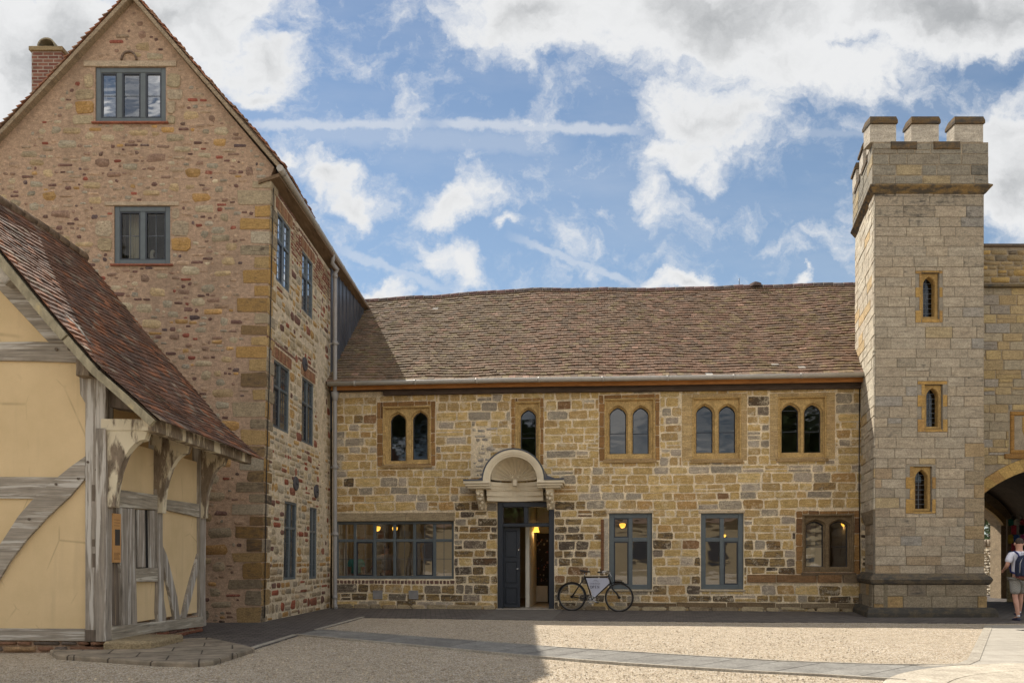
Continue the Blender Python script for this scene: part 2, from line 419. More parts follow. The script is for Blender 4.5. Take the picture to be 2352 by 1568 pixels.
def m_tile(name, rough=.9):
    m, g, b, co = principled(name)
    a = g.node('ShaderNodeAttribute', attribute_name='Col'); c = a.outputs['Color']
    n1 = g.noise(co, 14, 5, .65); n2 = g.noise(co, 55, 3, .6)
    c = g.mix(1.0, c, g.mix(g.mr(n1, .3, .7), (.62, .62, .62), (1.3, 1.3, 1.3)), 'MULTIPLY')
    c = g.mix(g.mr(n2, .66, .74, 0, .55), c, (.42, .40, .32))
    g.put(b.inputs['Base Color'], c); b.inputs['Roughness'].default_value = rough; b.inputs['Specular IOR Level'].default_value = .2
    bump(g, b, g.m('ADD', n1, n2), .5, .006)
    return m
def m_gravel(name):
    m, g, b, co = principled(name)
    v = g.node('ShaderNodeTexVoronoi', feature='F1'); g.put(v.inputs['Vector'], co); v.inputs['Scale'].default_value = 75
    v2 = g.node('ShaderNodeTexVoronoi', feature='F1'); g.put(v2.inputs['Vector'], co); v2.inputs['Scale'].default_value = 34
    sp = g.node('ShaderNodeSeparateColor'); g.nt.links.new(v.outputs['Color'], sp.inputs[0])
    sp2 = g.node('ShaderNodeSeparateColor'); g.nt.links.new(v2.outputs['Color'], sp2.inputs[0])
    c = g.mix(sp.outputs[0], (.36, .29, .205), (.60, .515, .39))
    c = g.mix(g.mr(sp.outputs[1], .86, .92), c, (.38, .25, .15))
    c = g.mix(g.mr(sp.outputs[2], .84, .9), c, (.82, .78, .70))
    c = g.mix(g.mr(sp2.outputs[0], .0, 1.0, 0, .45), c, (.78, .66, .50))
    c = g.mix(g.mr(sp2.outputs[1], .88, .93, 0, .6), c, (.18, .13, .09))
    n = g.noise(co, .7, 4, .6); n2 = g.noise(co, 5, 4, .6)
    c = g.mix(1.0, c, g.mix(n, (.86, .85, .83), (1.1, 1.1, 1.1)), 'MULTIPLY')
    c = g.mix(1.0, c, g.mix(g.mr(n2, .3, .7), (.86, .85, .84), (1.1, 1.1, 1.1)), 'MULTIPLY')
    c = g.mix(g.mr(v.outputs['Distance'], .5, .8, 0, .6), c, (.17, .125, .085))
    g.put(b.inputs['Base Color'], c); b.inputs['Roughness'].default_value = .95; b.inputs['Specular IOR Level'].default_value = .15
    hgt = g.m('SUBTRACT', 1.0, g.m('ADD', g.m('MULTIPLY', v.outputs['Distance'], 1.0), g.m('MULTIPLY', v2.outputs['Distance'], .8)))
    bump(g, b, g.m('ADD', hgt, g.m('MULTIPLY', n2, .8)), .9, .02)
    return m
def m_brick(name, c1, c2, mort, sc, bw, rh, ms=.02, rough=.9, rot=0, var=.25, plane='XY', off=.5, bs=.5):
    m, g, b, co = principled(name)
    if plane == 'XZ': co2 = g.mapv(co, rot=(R(-90), 0, 0))
    elif plane == 'YZ':
        s = g.node('ShaderNodeSeparateXYZ'); g.put(s.inputs[0], co); co2 = g.comb(s.outputs[1], s.outputs[2], 0)
    else: co2 = g.mapv(co, rot=(0, 0, rot))
    if plane == 'XZ':
        s = g.node('ShaderNodeSeparateXYZ'); g.put(s.inputs[0], co); co2 = g.comb(s.outputs[0], s.outputs[2], 0)
    t = g.node('ShaderNodeTexBrick'); g.put(t.inputs['Vector'], co2); t.offset = off
    for k, v in (('Color1', (*c1, 1)), ('Color2', (*c2, 1)), ('Mortar', (*mort, 1)), ('Scale', sc), ('Mortar Size', ms), ('Brick Width', bw), ('Row Height', rh), ('Bias', 0.0), ('Mortar Smooth', .3)): t.inputs[k].default_value = v
    c = t.outputs[0]; n1 = g.noise(co, 5, 5, .6); n3 = g.noise(co, 60, 3, .6)
    c = g.mix(1.0, c, g.mix(g.mr(n1, .3, .7), (1 - var,) * 3, (1 + var,) * 3), 'MULTIPLY')
    c = g.mix(1.0, c, g.mix(n3, (.75, .75, .75), (1.25, 1.25, 1.25)), 'MULTIPLY')
    g.put(b.inputs['Base Color'], c); b.inputs['Roughness'].default_value = rough; b.inputs['Specular IOR Level'].default_value = .3
    bump(g, b, g.m('ADD', g.m('MULTIPLY', t.outputs['Fac'], -1.0), g.m('MULTIPLY', n3, .4)), bs, .008)
    return m
def m_leaf(name):
    m, g, b, co = principled(name)
    a = g.node('ShaderNodeAttribute', attribute_name='Col')
    c = g.mix(1.0, a.outputs['Color'], g.mix(g.noise(co, 3, 3), (.6, .6, .6), (1.4, 1.4, 1.4)), 'MULTIPLY')
    g.put(b.inputs['Base Color'], c); b.inputs['Roughness'].default_value = .6
    b.inputs['Specular IOR Level'].default_value = .3
    return m

MS = m_stone('stone_dressed')                                     # colour per stone
MHS = m_stone('stone_hall', streak=(2.4, 2.4, 15), var=.34, bs=.9, smear=(.64, .54, .38, 1), bd=.02)
MRUB = m_stone('stone_rubble', streak=(4, 4, 14), var=.38, bs=1.0, bd=.02)
MRUG = m_stone('stone_rubble_pink', streak=(4, 4, 14), var=.38, bs=1.0, bd=.02, smear=(.50, .37, .265, 1), sk=.25)
MPLAT = m_brick('old_flags', (.20, .165, .12), (.27, .22, .16), (.07, .055, .04), 1.0, .75, .48, .012, .9, R(-20), var=.35)
MASH = m_stone('stone_ashlar', streak=(2, 2, 9), var=.28, bs=.7, crust=(.05, .047, .043))
MHAM = m_stone('stone_golden', streak=(5, 5, 5), var=.22, bs=.4)
MMH = m_stone('mortar_cream', base=(.76, .64, .46), streak=(4, 4, 4), var=.2, bs=.7, stain=.3)
MMG = m_stone('mortar_pink', base=(.52, .375, .275), streak=(5, 5, 9), var=.45, bs=1.0, sc=1.5, stain=.35, bd=.025)
MMS = m_stone('mortar_pale', base=(.60, .51, .38), streak=(4, 4, 4), var=.25, bs=.8)
MMT = m_stone('mortar_grey', base=(.30, .25, .185), streak=(4, 4, 4), var=.2, bs=.5)
MTILE = m_tile('roof_tile')
MFR = m_plain('paint_bluegrey', (.10, .118, .125), .45, var=.1)
MFR2 = m_plain('paint_darkblue', (.024, .029, .038), .4, var=.1)
MLEAD = m_plain('lead_came', (.10, .11, .12), .5, .3)
MSTEEL = m_plain('grey_castiron', (.30, .285, .27), .5, var=.08)
MGUT = m_plain('grey_gutter', (.36, .33, .285), .45, var=.08)
MLEADSH = m_plain('lead_sheet', (.075, .08, .095), .38, .2, var=.25, bs=.3, sc=2)
MGL = m_glass('window_glass', lo=.17, wav=.0015)
MGLD = m_glass('clear_glass', lo=-.03)
MGLO = m_glass('old_glass', lo=.24, wav=.007, rough=.03)
MGLT = m_glass('lancet_glass', tint=(.3, .3, .3), lo=.0)
MGLU = m_glass('upper_glass', tint=(.6, .62, .65), lo=.02, wav=.003)
MGLS = m_glass('sky_glass', lo=.50, wav=.002)
def m_plaster(name, base):
    m, g, b, co = principled(name)
    st = g.noise(g.mapv(co, (5, 5, .45)), 1.0, 5, .6); lg = g.noise(co, .9, 4, .6); fi = g.noise(co, 45, 3)
    c = g.mix(1.0, (*base, 1), g.mix(g.mr(lg, .3, .7), (.88, .87, .84), (1.08, 1.08, 1.1)), 'MULTIPLY')
    c = g.mix(g.mr(st, .55, .75, 0, .28), c, (.40, .31, .19)); c = g.mix(1.0, c, g.mix(fi, (.95, .95, .95), (1.05, 1.05, 1.05)), 'MULTIPLY')
    v = g.node('ShaderNodeTexVoronoi', feature='DISTANCE_TO_EDGE'); g.put(v.inputs['Vector'], g.mapv(co, (1, 1, .6))); v.inputs['Scale'].default_value = 1.3
    crk = g.m('MULTIPLY', g.mr(v.outputs['Distance'], .012, .002), g.mr(g.noise(co, 1.7, 2), .5, .6))
    c = g.mix(g.m('MULTIPLY', crk, .45), c, (.30, .22, .13))
    g.put(b.inputs['Base Color'], c); b.inputs['Roughness'].default_value = .92; b.inputs['Specular IOR Level'].default_value = .15
    bump(g, b, g.m('ADD', lg, g.m('MULTIPLY', fi, .15)), .35, .02); return m
MPLAS = m_plaster('ochre_render', (.64, .49, .285))
MINT = m_plain('interior_plaster', (.42, .36, .25), .9, var=.1, sc=2)
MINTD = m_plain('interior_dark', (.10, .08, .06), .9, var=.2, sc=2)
MWV = m_wood('weathered_oak_upright', (.30, .265, .225), (28, 28, 1.6), patch=(.52, .49, .44, 1), pk=.52)
MWX = m_wood('weathered_oak_level', (.31, .275, .23), (1.6, 20, 30), patch=(.52, .49, .44, 1), pk=.53)
MWY = m_wood('weathered_oak_side', (.31, .275, .22), (20, 1.6, 30), patch=(.52, .48, .40, 1), pk=.53)
MWL = m_wood('limewashed_oak', (.24, .19, .14), (12, 12, 3.5), patch=(.66, .58, .42, 1), pk=.49, bs=.9)
MWD = m_wood('dark_oak', (.15, .12, .095), (28, 28, 1.6), bs=.6)
MWO = m_wood('new_orange_board', (.42, .185, .06), (1.2, 14, 20), var=.25)
MWB = m_wood('dark_board', (.085, .06, .045), (1.2, 14, 20), var=.3)
MGRAV = m_gravel('gravel')
MSETT = m_brick('dark_setts', (.085, .075, .07), (.14, .122, .108), (.04, .035, .03), 1.0, .22, .11, .012, .75, R(-6.4), bs=.4)
MSLAB = m_stone('grey_slab', streak=(2, 2, 2), var=.12, bs=.15, bd=.004)
MPAV = m_brick('pale_paving', (.33, .30, .25), (.37, .335, .28), (.17, .15, .12), 1.0, .9, .55, .006, .85, R(-6), var=.12, bs=.15)
MBRK = m_brick('chimney_brick', (.15, .06, .045), (.21, .095, .065), (.30, .25, .2), 1.0, .225, .075, .012, plane='XZ')
MLEAF = m_leaf('leaves')
MBARK = m_wood('bark', (.12, .09, .07), (10, 10, 2))
MWHITE = m_plain('white_paint', (.72, .66, .54), .6, var=.05)
MBLK = m_plain('black_enamel', (.012, .011, .013), .3)
MCHROME = m_plain('chrome', (.6, .6, .6), .25, 1.0)
MLAMP = m_plain('lit_lampshade', (.8, .55, .15), .5, emit=(1.0, .50, .06), es=1.6)

# ------------------------------------------------------------------ planes used by the buildings
def make_plane(P0, P1):
    """vertical plane through ground points P0 -> P1; returns map (u, z, d) and pixel lookup"""
    e = Vector((P1[0] - P0[0], P1[1] - P0[1], 0)).normalized(); n = Vector((e.y, -e.x, 0)); O = Vector((P0[0], P0[1], 0))
    def M(u, z, d): return O + e * u + n * d + Vector((0, 0, z))
    def px(x, y, d=0.0):
        ray = Vector(((x - CX) / F, 1, (HY - y) / F)); C = Vector((0, 0, H))
        k = ((O + n * d - C).dot(n)) / ray.dot(n); p = C + ray * k
        return ((p - O).dot(e), p.z)
    return M, px, e, n, O
def rpx(px, x0, y0, x1, y1, d=0.0):
    """pixel box -> (u0, z0, u1, z1)"""
    ym = (y0 + y1) / 2; xm = (x0 + x1) / 2
    return (px(x0, ym, d)[0], px(xm, y1, d)[1], px(x1, ym, d)[0], px(xm, y0, d)[1])
def Zf(x): return 18.9 * 16115 / (x + 14630)
FA = at(765, 0, Zf(765)); FB = at(1980, 0, Zf(1980))
HM, hpx, he, hn, HO = make_plane((FA.x, FA.y), (FB.x, FB.y))
# side wall of the tall house leans a little at its front corner
JX, JY = -4.70, 19.80
CXc, CYc = -5.01, 15.30
def SM(t, z, d):
    """t in metres along the side wall from the front corner, z up, d outwards"""
    k = max(0.0, min(1.0, t / 4.5)); x = (CXc + .0238 * z) * (1 - k) + JX * k
    if t > 4.5: x = JX + (t - 4.5) * .06
    return Vector((x + d, CYc + t, z))
def spx(x, y):
    z = 4.0
    for _ in range(6):
        x0 = CXc + .0238 * z
        r = (x - CX) / F; k = (JX - x0) / 4.5
        t = (r * CYc - x0) / (k - r); Z = CYc + t; z = H + (HY - y) / F * Z
    return t, z
def clerp(a, b, t): return tuple(a[i] + (b[i] - a[i]) * t for i in range(len(a)))
def interp(tab, x):
    if x <= tab[0][0]: return tab[0][1]
    for (a, b), (c, d) in zip(tab[:-1], tab[1:]):
        if x <= c: return b + (d - b) * (x - a) / (c - a)
    return tab[-1][1]
# ------------------------------------------------------------------ ground
def ground_sheet(name, pts, z0, z1, mat, kind='structure', label=None):
    mb = MB(); mb.prism([(p[0], p[1]) for p in pts], z0, z1, (.135, .125, .115)); o = mb.build(name, mat); tag(o, label, None, None, kind); return o
mb = MB(); g0 = 60
xs = [-400, -60, -30] + [-14 + i * 1.0 for i in range(36)] + [40, 80, 400]; ys = [-400, -60, -20, 0] + [2 + i * .8 for i in range(34)] + [40, 80, 400]
idx = [[mb.v(x, y, (0.006 * math.sin(x * 1.7 + y) if 3 < y < 16 and abs(x) < 14 else 0) - .004) for x in xs] for y in ys]
for j in range(len(ys) - 1):
    for i in range(len(xs) - 1): mb.f([idx[j][i], idx[j][i + 1], idx[j + 1][i + 1], idx[j + 1][i]])
tag(mb.build('gravel', MGRAV), kind='structure')
A = [gnd(835, 1418), gnd(1500, 1427), gnd(2262, 1431), (14.5, 15.2), (18.5, 15.2), (21, 30), (13, 30), (9, 20), (-4.4, 20.4), (-8, 16.5), (-8, 12), gnd(400, 1500), gnd(585, 1490), gnd(690, 1458)]
ground_sheet('pavement', A, -.05, .008, MSETT)
ground_sheet('doorway_slab', [gnd(1085, 1422), gnd(1268, 1424), gnd(1296, 1399), gnd(1146, 1397)], -.04, .014, MSLAB)
def strip(name, pts, w, z0, z1, mat, side=1):
    mb = MB(); P = [Vector((*p, 0)) for p in pts]; L = []; Rr = []
    for i, p in enumerate(P):
        t = (P[min(i + 1, len(P) - 1)] - P[max(i - 1, 0)]).normalized(); n = Vector((t.y, -t.x, 0)) * side
        L.append(p); Rr.append(p + n * w)
    for i in range(len(P) - 1):
        mb.hexa([(L[i].x, L[i].y, z0), (L[i + 1].x, L[i + 1].y, z0), (Rr[i + 1].x, Rr[i + 1].y, z0), (Rr[i].x, Rr[i].y, z0),
                 (L[i].x, L[i].y, z1), (L[i + 1].x, L[i + 1].y, z1), (Rr[i + 1].x, Rr[i + 1].y, z1), (Rr[i].x, Rr[i].y, z1)], (.36, .33, .28))
    return tag(mb.build(name, mat), kind='structure')
strip('kerb', [gnd(838, 1417), gnd(733, 1446)], .09, -.02, .016, MSLAB, 1)
strip('kerb', [gnd(684, 1458), gnd(585, 1489)], .09, -.02, .016, MSLAB, 1)
# slab path: individual slabs between two edge lines
def px_line(tab, n):
    pts = [gnd(*p) for p in tab]; d = [0]
    for a, b in zip(pts[:-1], pts[1:]): d.append(d[-1] + math.dist(a, b))
    out = []
    for k in range(n + 1):
        s = d[-1] * k / n
        for i in range(len(pts) - 1):
            if s <= d[i + 1] + 1e-6:
                t = (s - d[i]) / (d[i + 1] - d[i]); out.append(clerp(pts[i], pts[i + 1], t)); break
    return out
up_ = [(733, 1446), (1243, 1484), (1286, 1488), (1785, 1520), (2105, 1530), (2190, 1529)]
lo_ = [(684, 1458), (1194, 1505), (1367, 1520), (1687, 1541), (2006, 1557), (2080, 1563)]
U, L_ = px_line(up_, 20), px_line(lo_, 20)
mb = MB(); mb.prism(U + L_[::-1], -.03, .004, (.06, .055, .05))
for k in range(20):
    c = .215 + rnd.uniform(-.03, .03); col = (c, c * .97, c * .90)
    a, b, c2, d = U[k], U[k + 1], L_[k + 1], L_[k]
    m = ((a[0] + b[0] + c2[0] + d[0]) / 4, (a[1] + b[1] + c2[1] + d[1]) / 4)
    q = [clerp(p, m, .028) for p in (a, b, c2, d)]
    mb.prism(q, 0.0, .012 + rnd.uniform(0, .003), col)
tag(mb.build('path', MSLAB), kind='structure')
strip('path_edging', px_line(up_, 12), .045, -.02, .02, MSLAB, -1)
strip('path_edging', px_line(lo_, 12), .05, -.02, .026, MSLAB, 1)
rp = [gnd(2275, 1436), (20, gnd(2275, 1436)[1] - .2), (20, 3), (8, 3), (5, 5), gnd(2100, 1560), gnd(2107, 1531), gnd(2233, 1522)]
ground_sheet('paved_area', rp, -.05, .010, MPAV)
strip('paving_edging', [gnd(2262, 1437), gnd(2222, 1516), gnd(2200, 1525), gnd(2105, 1530)], .13, -.02, .016, MSLAB, -1)
ccx, ccy = 6.4, 6.2
mb = MB(); mb.prism([(ccx + 3.1 * math.cos(a * .1257), ccy + 3.1 * math.sin(a * .1257)) for a in range(50)], -.02, .014, (.16, .14, .11))
for r0, r1, n in ((2.55, 3.09, 30), (1.95, 2.54, 24), (1.3, 1.94, 18), (.6, 1.29, 10), (0.02, .59, 5)):
    for k in range(n):
        a0, a1 = 2 * math.pi * k / n + .003 / r1, 2 * math.pi * (k + 1) / n - .003 / r1; c = .45 + rnd.uniform(-.015, .02)
        pts = [(ccx + r0 * math.cos(a), ccy + r0 * math.sin(a)) for a in (a1, (a0 + a1) / 2, a0)] + [(ccx + (r1 - .004) * math.cos(a), ccy + (r1 - .004) * math.sin(a)) for a in (a0, (a0 * 2 + a1) / 3, (a0 + a1 * 2) / 3, a1)]
        mb.prism(pts, 0, .020, (c, c * .9, c * .74))
tag(mb.build('paved_circle', MSLAB), kind='structure')
dm = MB(); gx, gy = gnd(2352, 1448); dm.box(gx - .1, gx + .35, gy - .07, gy + .07, 0, .018, (.1, .1, .1))
for k in range(6): dm.box(gx - .08 + k * .07, gx - .04 + k * .07, gy - .05, gy + .05, .015, .022, (.2, .19, .18))
tag(dm.build('drain_cover', MSLAB), 'small dark iron drain cover in the paving at the right edge', 'drain cover')

# ------------------------------------------------------------------ shared builders
GOLD = [(4, (.42, .27, .10), .1), (2, (.36, .21, .075), .2), (1, (.28, .15, .055), .3)]
ORNG = [(4, (.29, .16, .065), .45), (3, (.36, .21, .08), .35), (1, (.18, .10, .05), .5)]
PALEG = [(5, (.50, .36, .18), .0), (3, (.46, .33, .17), .05)]
def niche(mb, M, q, depth, m=.12, d=-.3):
    a0, b0, a1, b1 = q[0] - m, q[1] - m, q[2] + m, q[3] + m
    A = [mb.v(*p) for p in ((a0, b0, d), (a1, b0, d), (a1, b1, d), (a0, b1, d))]; B = [mb.v(*p) for p in ((a0, b0, d - depth), (a1, b0, d - depth), (a1, b1, d - depth), (a0, b1, d - depth))]
    for k in range(4): mb.f([A[k], A[(k + 1) % 4], B[(k + 1) % 4], B[k]])
    mb.f(B)
def casement(parent, M, q, cols, trans, d=-.06, fw=.065, mw=.055, bars=(1, 1), fmat=None, gmat=None, dep=.07, opening=(), sill=False, lead=None, barmat=None, label=None):
    """cols = number of lights or list of fractions, trans = list of transom heights (fractions)"""
    fmat = fmat or MFR; gmat = gmat or MGL
    u0, z0, u1, z1 = q; xs_ = [u0 + (u1 - u0) * k / cols for k in range(cols + 1)] if isinstance(cols, int) else [u0 + (u1 - u0) * k for k in cols]
    zs_ = [z0] + [z0 + (z1 - z0) * t for t in trans] + [z1]
    fr = MB(M)
    fr.bbox(u0, u0 + fw, z0, z1, d - dep, d, .008); fr.bbox(u1 - fw, u1, z0, z1, d - dep, d, .008)
    fr.bbox(u0 + fw, u1 - fw, z1 - fw, z1, d - dep, d - .001, .008); fr.bbox(u0 + fw, u1 - fw, z0, z0 + fw, d - dep, d - .001, .008)
    for x in xs_[1:-1]: fr.bbox(x - mw / 2, x + mw / 2, z0 + fw, z1 - fw, d - dep, d - .003, .008)
    for z in zs_[1:-1]:
        for a, b in zip(xs_[:-1], xs_[1:]):
            aa = a + (fw if a == u0 else mw / 2); bb = b - (fw if b == u1 else mw / 2)
            fr.bbox(aa, bb, z - mw / 2, z + mw / 2, d - dep, d - .005, .008)
    if sill: fr.box(u0 - .05, u1 + .05, z0 - .045, z0 - .001, d - dep, d + .07)
    w = fr.build('window', fmat, parent)
    if label: w['label'] = label
    gb = MB(M); pn = MB(M); cs = MB(M)
    for i in range(len(xs_) - 1):
        for j in range(len(zs_) - 1):
            a = xs_[i] + (fw if i == 0 else mw / 2); b = xs_[i + 1] - (fw if i == len(xs_) - 2 else mw / 2)
            c = zs_[j] + (fw if j == 0 else mw / 2); e = zs_[j + 1] - (fw if j == len(zs_) - 2 else mw / 2)
            t = .012
            if (i, j) in opening:
                for r in ((a, a + .03, c, e), (b - .03, b, c, e), (a + .03, b - .03, c, c + .03), (a + .03, b - .03, e - .03, e)): cs.box(r[0], r[1], r[2], r[3], d - .05, d - .012)
                a += .03; b -= .03; c += .03; e -= .03
            dd = d - .035
            pn.f([pn.v(a, c, dd), pn.v(b, c, dd), pn.v(b, e, dd), pn.v(a, e, dd)])
            if lead:
                nx = max(1, round((b - a) / lead[0])); nz = max(1, round((e - c) / lead[1])); t = .008
            else: nx, nz = (bars[0], bars[1][j] if isinstance(bars[1], (tuple, list)) else bars[1])
            for k in range(1, nx): x = a + (b - a) * k / nx; gb.box(x - t / 2, x + t / 2, c, e, dd - .006, dd + .008)
            for k in range(1, nz): z = c + (e - c) * k / nz; gb.box(a, b, z - t / 2, z + t / 2, dd - .005, dd + .007)
    if cs.fs: cs.build('casement', MFR2 if fmat is MFR else MLEAD, w)
    if gb.fs: gb.build('glazing_bars', barmat or MLEAD, w)
    pn.build('pane', gmat, w)
    return w
def rectring(mb, a, b, w, c0, c1, col=(1, 1, 1, 0), bev=.01):
    a0, b0, a1, b1 = a[0], a[1], b[0], b[1]
    mb.bbox(a0, a1, b1 - w, b1, c0, c1, bev, col); mb.bbox(a0, a1, b0, b0 + w, c0, c1, bev, col)
    mb.bbox(a0, a0 + w, b0 + w, b1 - w, c0, c1, bev, col); mb.bbox(a1 - w, a1, b0 + w, b1 - w, c0, c1, bev, col)
def lights_window(parent, M, outer, label_box, lights, pal, hr=1.1, bars=(.42,), gmat=None, style='rough', lead=False, name='window', wlabel=None, goldc=(.50, .345, .15, .05), top=True):
    gmat = gmat or MGLU
    a0, b0, a1, b1 = label_box
    holes2 = [arch(*l, hr=hr) for l in [(x0, x1, z0, zt) for (x0, z0, x1, zt) in lights]]
    e = .032
    holes1 = [arch(x0 - e, x1 + e, z0 - e * .5, zt + e, hr=hr) for (x0, z0, x1, zt) in lights]
    w = plate(name, rect(a0, b0, a1, b1), holes2, -.24, -.11, M, MHAM, parent, .012, goldc)
    if wlabel: w['label'] = wlabel
    plate('moulding', rect(a0 + .001, b0 + .001, a1 - .001, b1 - .001), holes1, -.11, -.045, M, MHAM, w, .014, goldc)
    s = MB(M)
    if style == 'rough':
        masonry(s, outer[0], outer[2], outer[1], outer[3], [label_box], (.2, .4), (.25, .5), .008, lambda *k: pick(pal), .018, .008, .15, .008)
    else:
        masonry(s, outer[0], outer[2], outer[1], outer[3], [label_box], (.28, .36), (.4, .7), .004, lambda *k: pick(pal, .05), .010, .002, .05, .004, split=0)
    t = .05
    s.bbox(a0, a1, b1 - t, b1, -.12, .022, .012, goldc); s.bbox(a0, a0 + t, b0, b1 - t, -.12, .0195, .012, goldc); s.bbox(a1 - t, a1, b0, b1 - t, -.12, .0195, .012, goldc)
    # sloping sill
    s.hexa([(a0 - .03, b0 - .09, -.1), (a1 + .03, b0 - .09, -.1), (a1 + .03, b0 - .09, .045), (a0 - .03, b0 - .09, .045), (a0 - .03, b0 + .05, -.1), (a1 + .03, b0 + .05, -.1), (a1 + .03, b0 - .03, .045), (a0 - .03, b0 - .03, .045)], (goldc[0] * .75, goldc[1] * .75, goldc[2] * .85, .3))
    s.build('surround', MS, w)
    pn = MB(M)
    for (x0, z0, x1, zt), hp in zip(lights, holes2):
        fr = MB(M); cx_ = (x0 + x1) / 2; cz = (z0 + zt) / 2
        fr.tube([(cx_ + (p[0] - cx_) * .96, cz + (p[1] - cz) * .98, -.185) for p in hp], .014, 4, closed=True)
        for b in bars:
            z = z0 + (zt - z0) * b; fr.box(x0, x1, z - .008, z + .008, -.192, -.178)
        if lead:
            n = max(3, int((zt - z0) / .14)); fr.box(cx_ - .008, cx_ + .008, z0, zt - .03, -.196, -.184)
            for k in range(1, n): z = z0 + (zt - z0) * k / n; fr.box(x0, x1, z - .005, z + .005, -.196, -.184)
        fr.build('casement', MFR2, w); pn.f([pn.v(p[0], p[1], -.19) for p in hp])
    pn.build('pane', gmat, w)
    return w
def tile_field(mb, S, us, nv, tw, gauge_t, colf, th=.016, lift=.026, jit=.0):
    """S(u, t) -> world point; tiles laid in nv courses between t = 0 (eave) and 1"""
    u0, u1 = us
    for j in range(nv):
        t0 = j / nv - (.012 if j == 0 else 0); t1 = (j + 1.25) / nv
        u = u0 - (tw / 2 if j % 2 else 0)
        while u < u1:
            a, b = max(u, u0) + .003, min(u + tw, u1) - .003; u += tw
            if b - a < .03: continue
            dj = rnd.uniform(-.008, .008); c = colf((a + b) / 2, t0)
            P = []
            for (uu, tt) in ((a, t0 + dj * .1), (b, t0 + dj * .1), (b, min(t1, 1.0)), (a, min(t1, 1.0))): P.append(S(uu, tt))
            n = (P[1] - P[0]).cross(P[3] - P[0]).normalized()
            if n.z < 0: n = -n
            lf = lift * rnd.uniform(.75, 1.3); tl = rnd.uniform(-.004, .004)
            T = [P[0] + n * (lf + tl), P[1] + n * (lf - tl), P[2] + n * .004, P[3] + n * .004]
            Bm = [P[0] + n * (lf + tl - th), P[1] + n * (lf - tl - th)]
            i = [len(mb.vs) + k for k in range(6)]; mb.vs += T + Bm + []
            i = i
            mb.f([i[0], i[1], i[2], i[3]], c); mb.f([i[4], i[5], i[1], i[0]], c); mb.f([i[4], i[0], i[3]], c); mb.f([i[5], i[2], i[1]], c); mb.f([i[4], i[3], i[2], i[5]], c)

# ------------------------------------------------------------------ the long stone hall
hall = thing('stone_hall', HM(6.5, 0, 0), 'long two storey stone hall with sagging tiled roof and shell door hood', 'building')
def hr_(x0, y0, x1, y1, d=0.0): return rpx(hpx, x0, y0, x1, y1, d)
WL = {  # outer, label box, lights, style
 1: ((866, 922, 1000, 1070), (879, 932, 990, 1066), [(897, 950, 932, 1058), (948, 946, 982, 1055)], 'rough'),
 2: ((1174, 914, 1249, 1068), (1183, 921, 1241, 1064), [(1195.5, 940, 1231, 1056)], 'rough'),
 3: ((1376, 906, 1515, 1058), (1388, 914, 1505, 1054), [(1400, 935, 1438, 1042), (1453, 935, 1490, 1042)], 'rough'),
 4: ((1566, 904, 1716, 1058), (1589, 911, 1703, 1054), [(1599, 931, 1637, 1040), (1651, 931, 1689, 1040)], 'fine'),
 5: ((1768, 902, 1918, 1055), (1786, 909, 1899, 1051), [(1795, 929, 1834, 1039), (1847, 929, 1885, 1039)], 'fine'),
 6: ((1828, 1172, 1976, 1318), (1843, 1180, 1962, 1313), [(1851, 1196, 1891, 1301), (1906, 1196, 1947, 1301)], 'rough')}
GL = {'A': (767, 1196, 1042.5, 1328.6), 'B': (1399, 1178, 1498, 1353), 'C': (1610, 1178, 1708, 1353), 'door': (1143, 1152, 1273, 1400)}
obs = []; holes = []
for k, (o, l, li, st) in WL.items():
    obs.append(hr_(*o)); q = hr_(*l); holes.append(rect(*q))
for k, o in GL.items():
    q = hr_(*o)
    if k == 'door': q = (q[0], .02, q[2], q[3])
    if k == 'A': q = (max(q[0], .02), q[1], q[2], q[3])
    GL[k] = q; holes.append(rect(*q)); obs.append(q if k != 'door' else (q[0], -1, q[2], q[3]))
eavT = [(hpx(x, y, .32)[0], hpx(x, y, .32)[1]) for x, y in ((765, 877), (1000, 872), (1204, 867.6), (1466, 864.5), (1981, 856))]
RDD = -4.1
rdgT = [(hpx(x, y, RDD)[0], hpx(x, y, RDD)[1]) for x, y in ((838, 692), (1000, 683), (1154, 671), (1235, 667), (1469, 666.5), (1534, 667), (1644, 663), (1966, 654))]
def HS(u, t):
    ze = interp(eavT, u); zr = interp(rdgT, u); w = .035 * math.sin(u * .9 + 1) * math.sin(math.pi * t) + .012 * math.sin(u * 3.1 + t * 5)
    z = ze + (zr - ze) * t - .06 * math.sin(math.pi * t)
    return HM(u, z + w, .32 + (RDD - .32) * t)
UE = 13.4
topz = interp(eavT, 6) - .22
outl = [(-.02, -.3), (UE, -.3), (UE, interp(eavT, UE) - .15)] + [(u, interp(eavT, u) - .15) for u in (10, 7, 4, 2)] + [(-.02, interp(eavT, 0) - .15)]
plate('wall', outl, holes, -.5, 0, HM, MMH, hall)
HPAL = [(6, (.58, .41, .175), .4), (4, (.52, .365, .17), .5), (4, (.62, .455, .21), .35), (2.6, (.38, .33, .26), .5), (2, (.45, .385, .31), .4), (1.5, (.46, .295, .125), .4), (.4, (.30, .175, .09), .5)]
def hallcol(u, z, w, h):
    c = pick(HPAL)
    p = .025 if z > 1.9 else .36
    if z < .45: p = .35
    if z < 2.6 and hd0 - 1.1 < u < hd1 + .9: p = .66
    if z < 1.9 and u < 3.4: p = .55
    if rnd.random() < p: c = (c[0] * .75, c[1] * .72, c[2] * .70, rnd.uniform(.55, 1.0))
    return c
hd0, hd1 = GL['door'][0], GL['door'][2]
lin = hr_(764, 1177, 1045, 1195.5); lin = (.0, GL['A'][3], lin[2], lin[3])
obs2 = list(obs) + [lin]
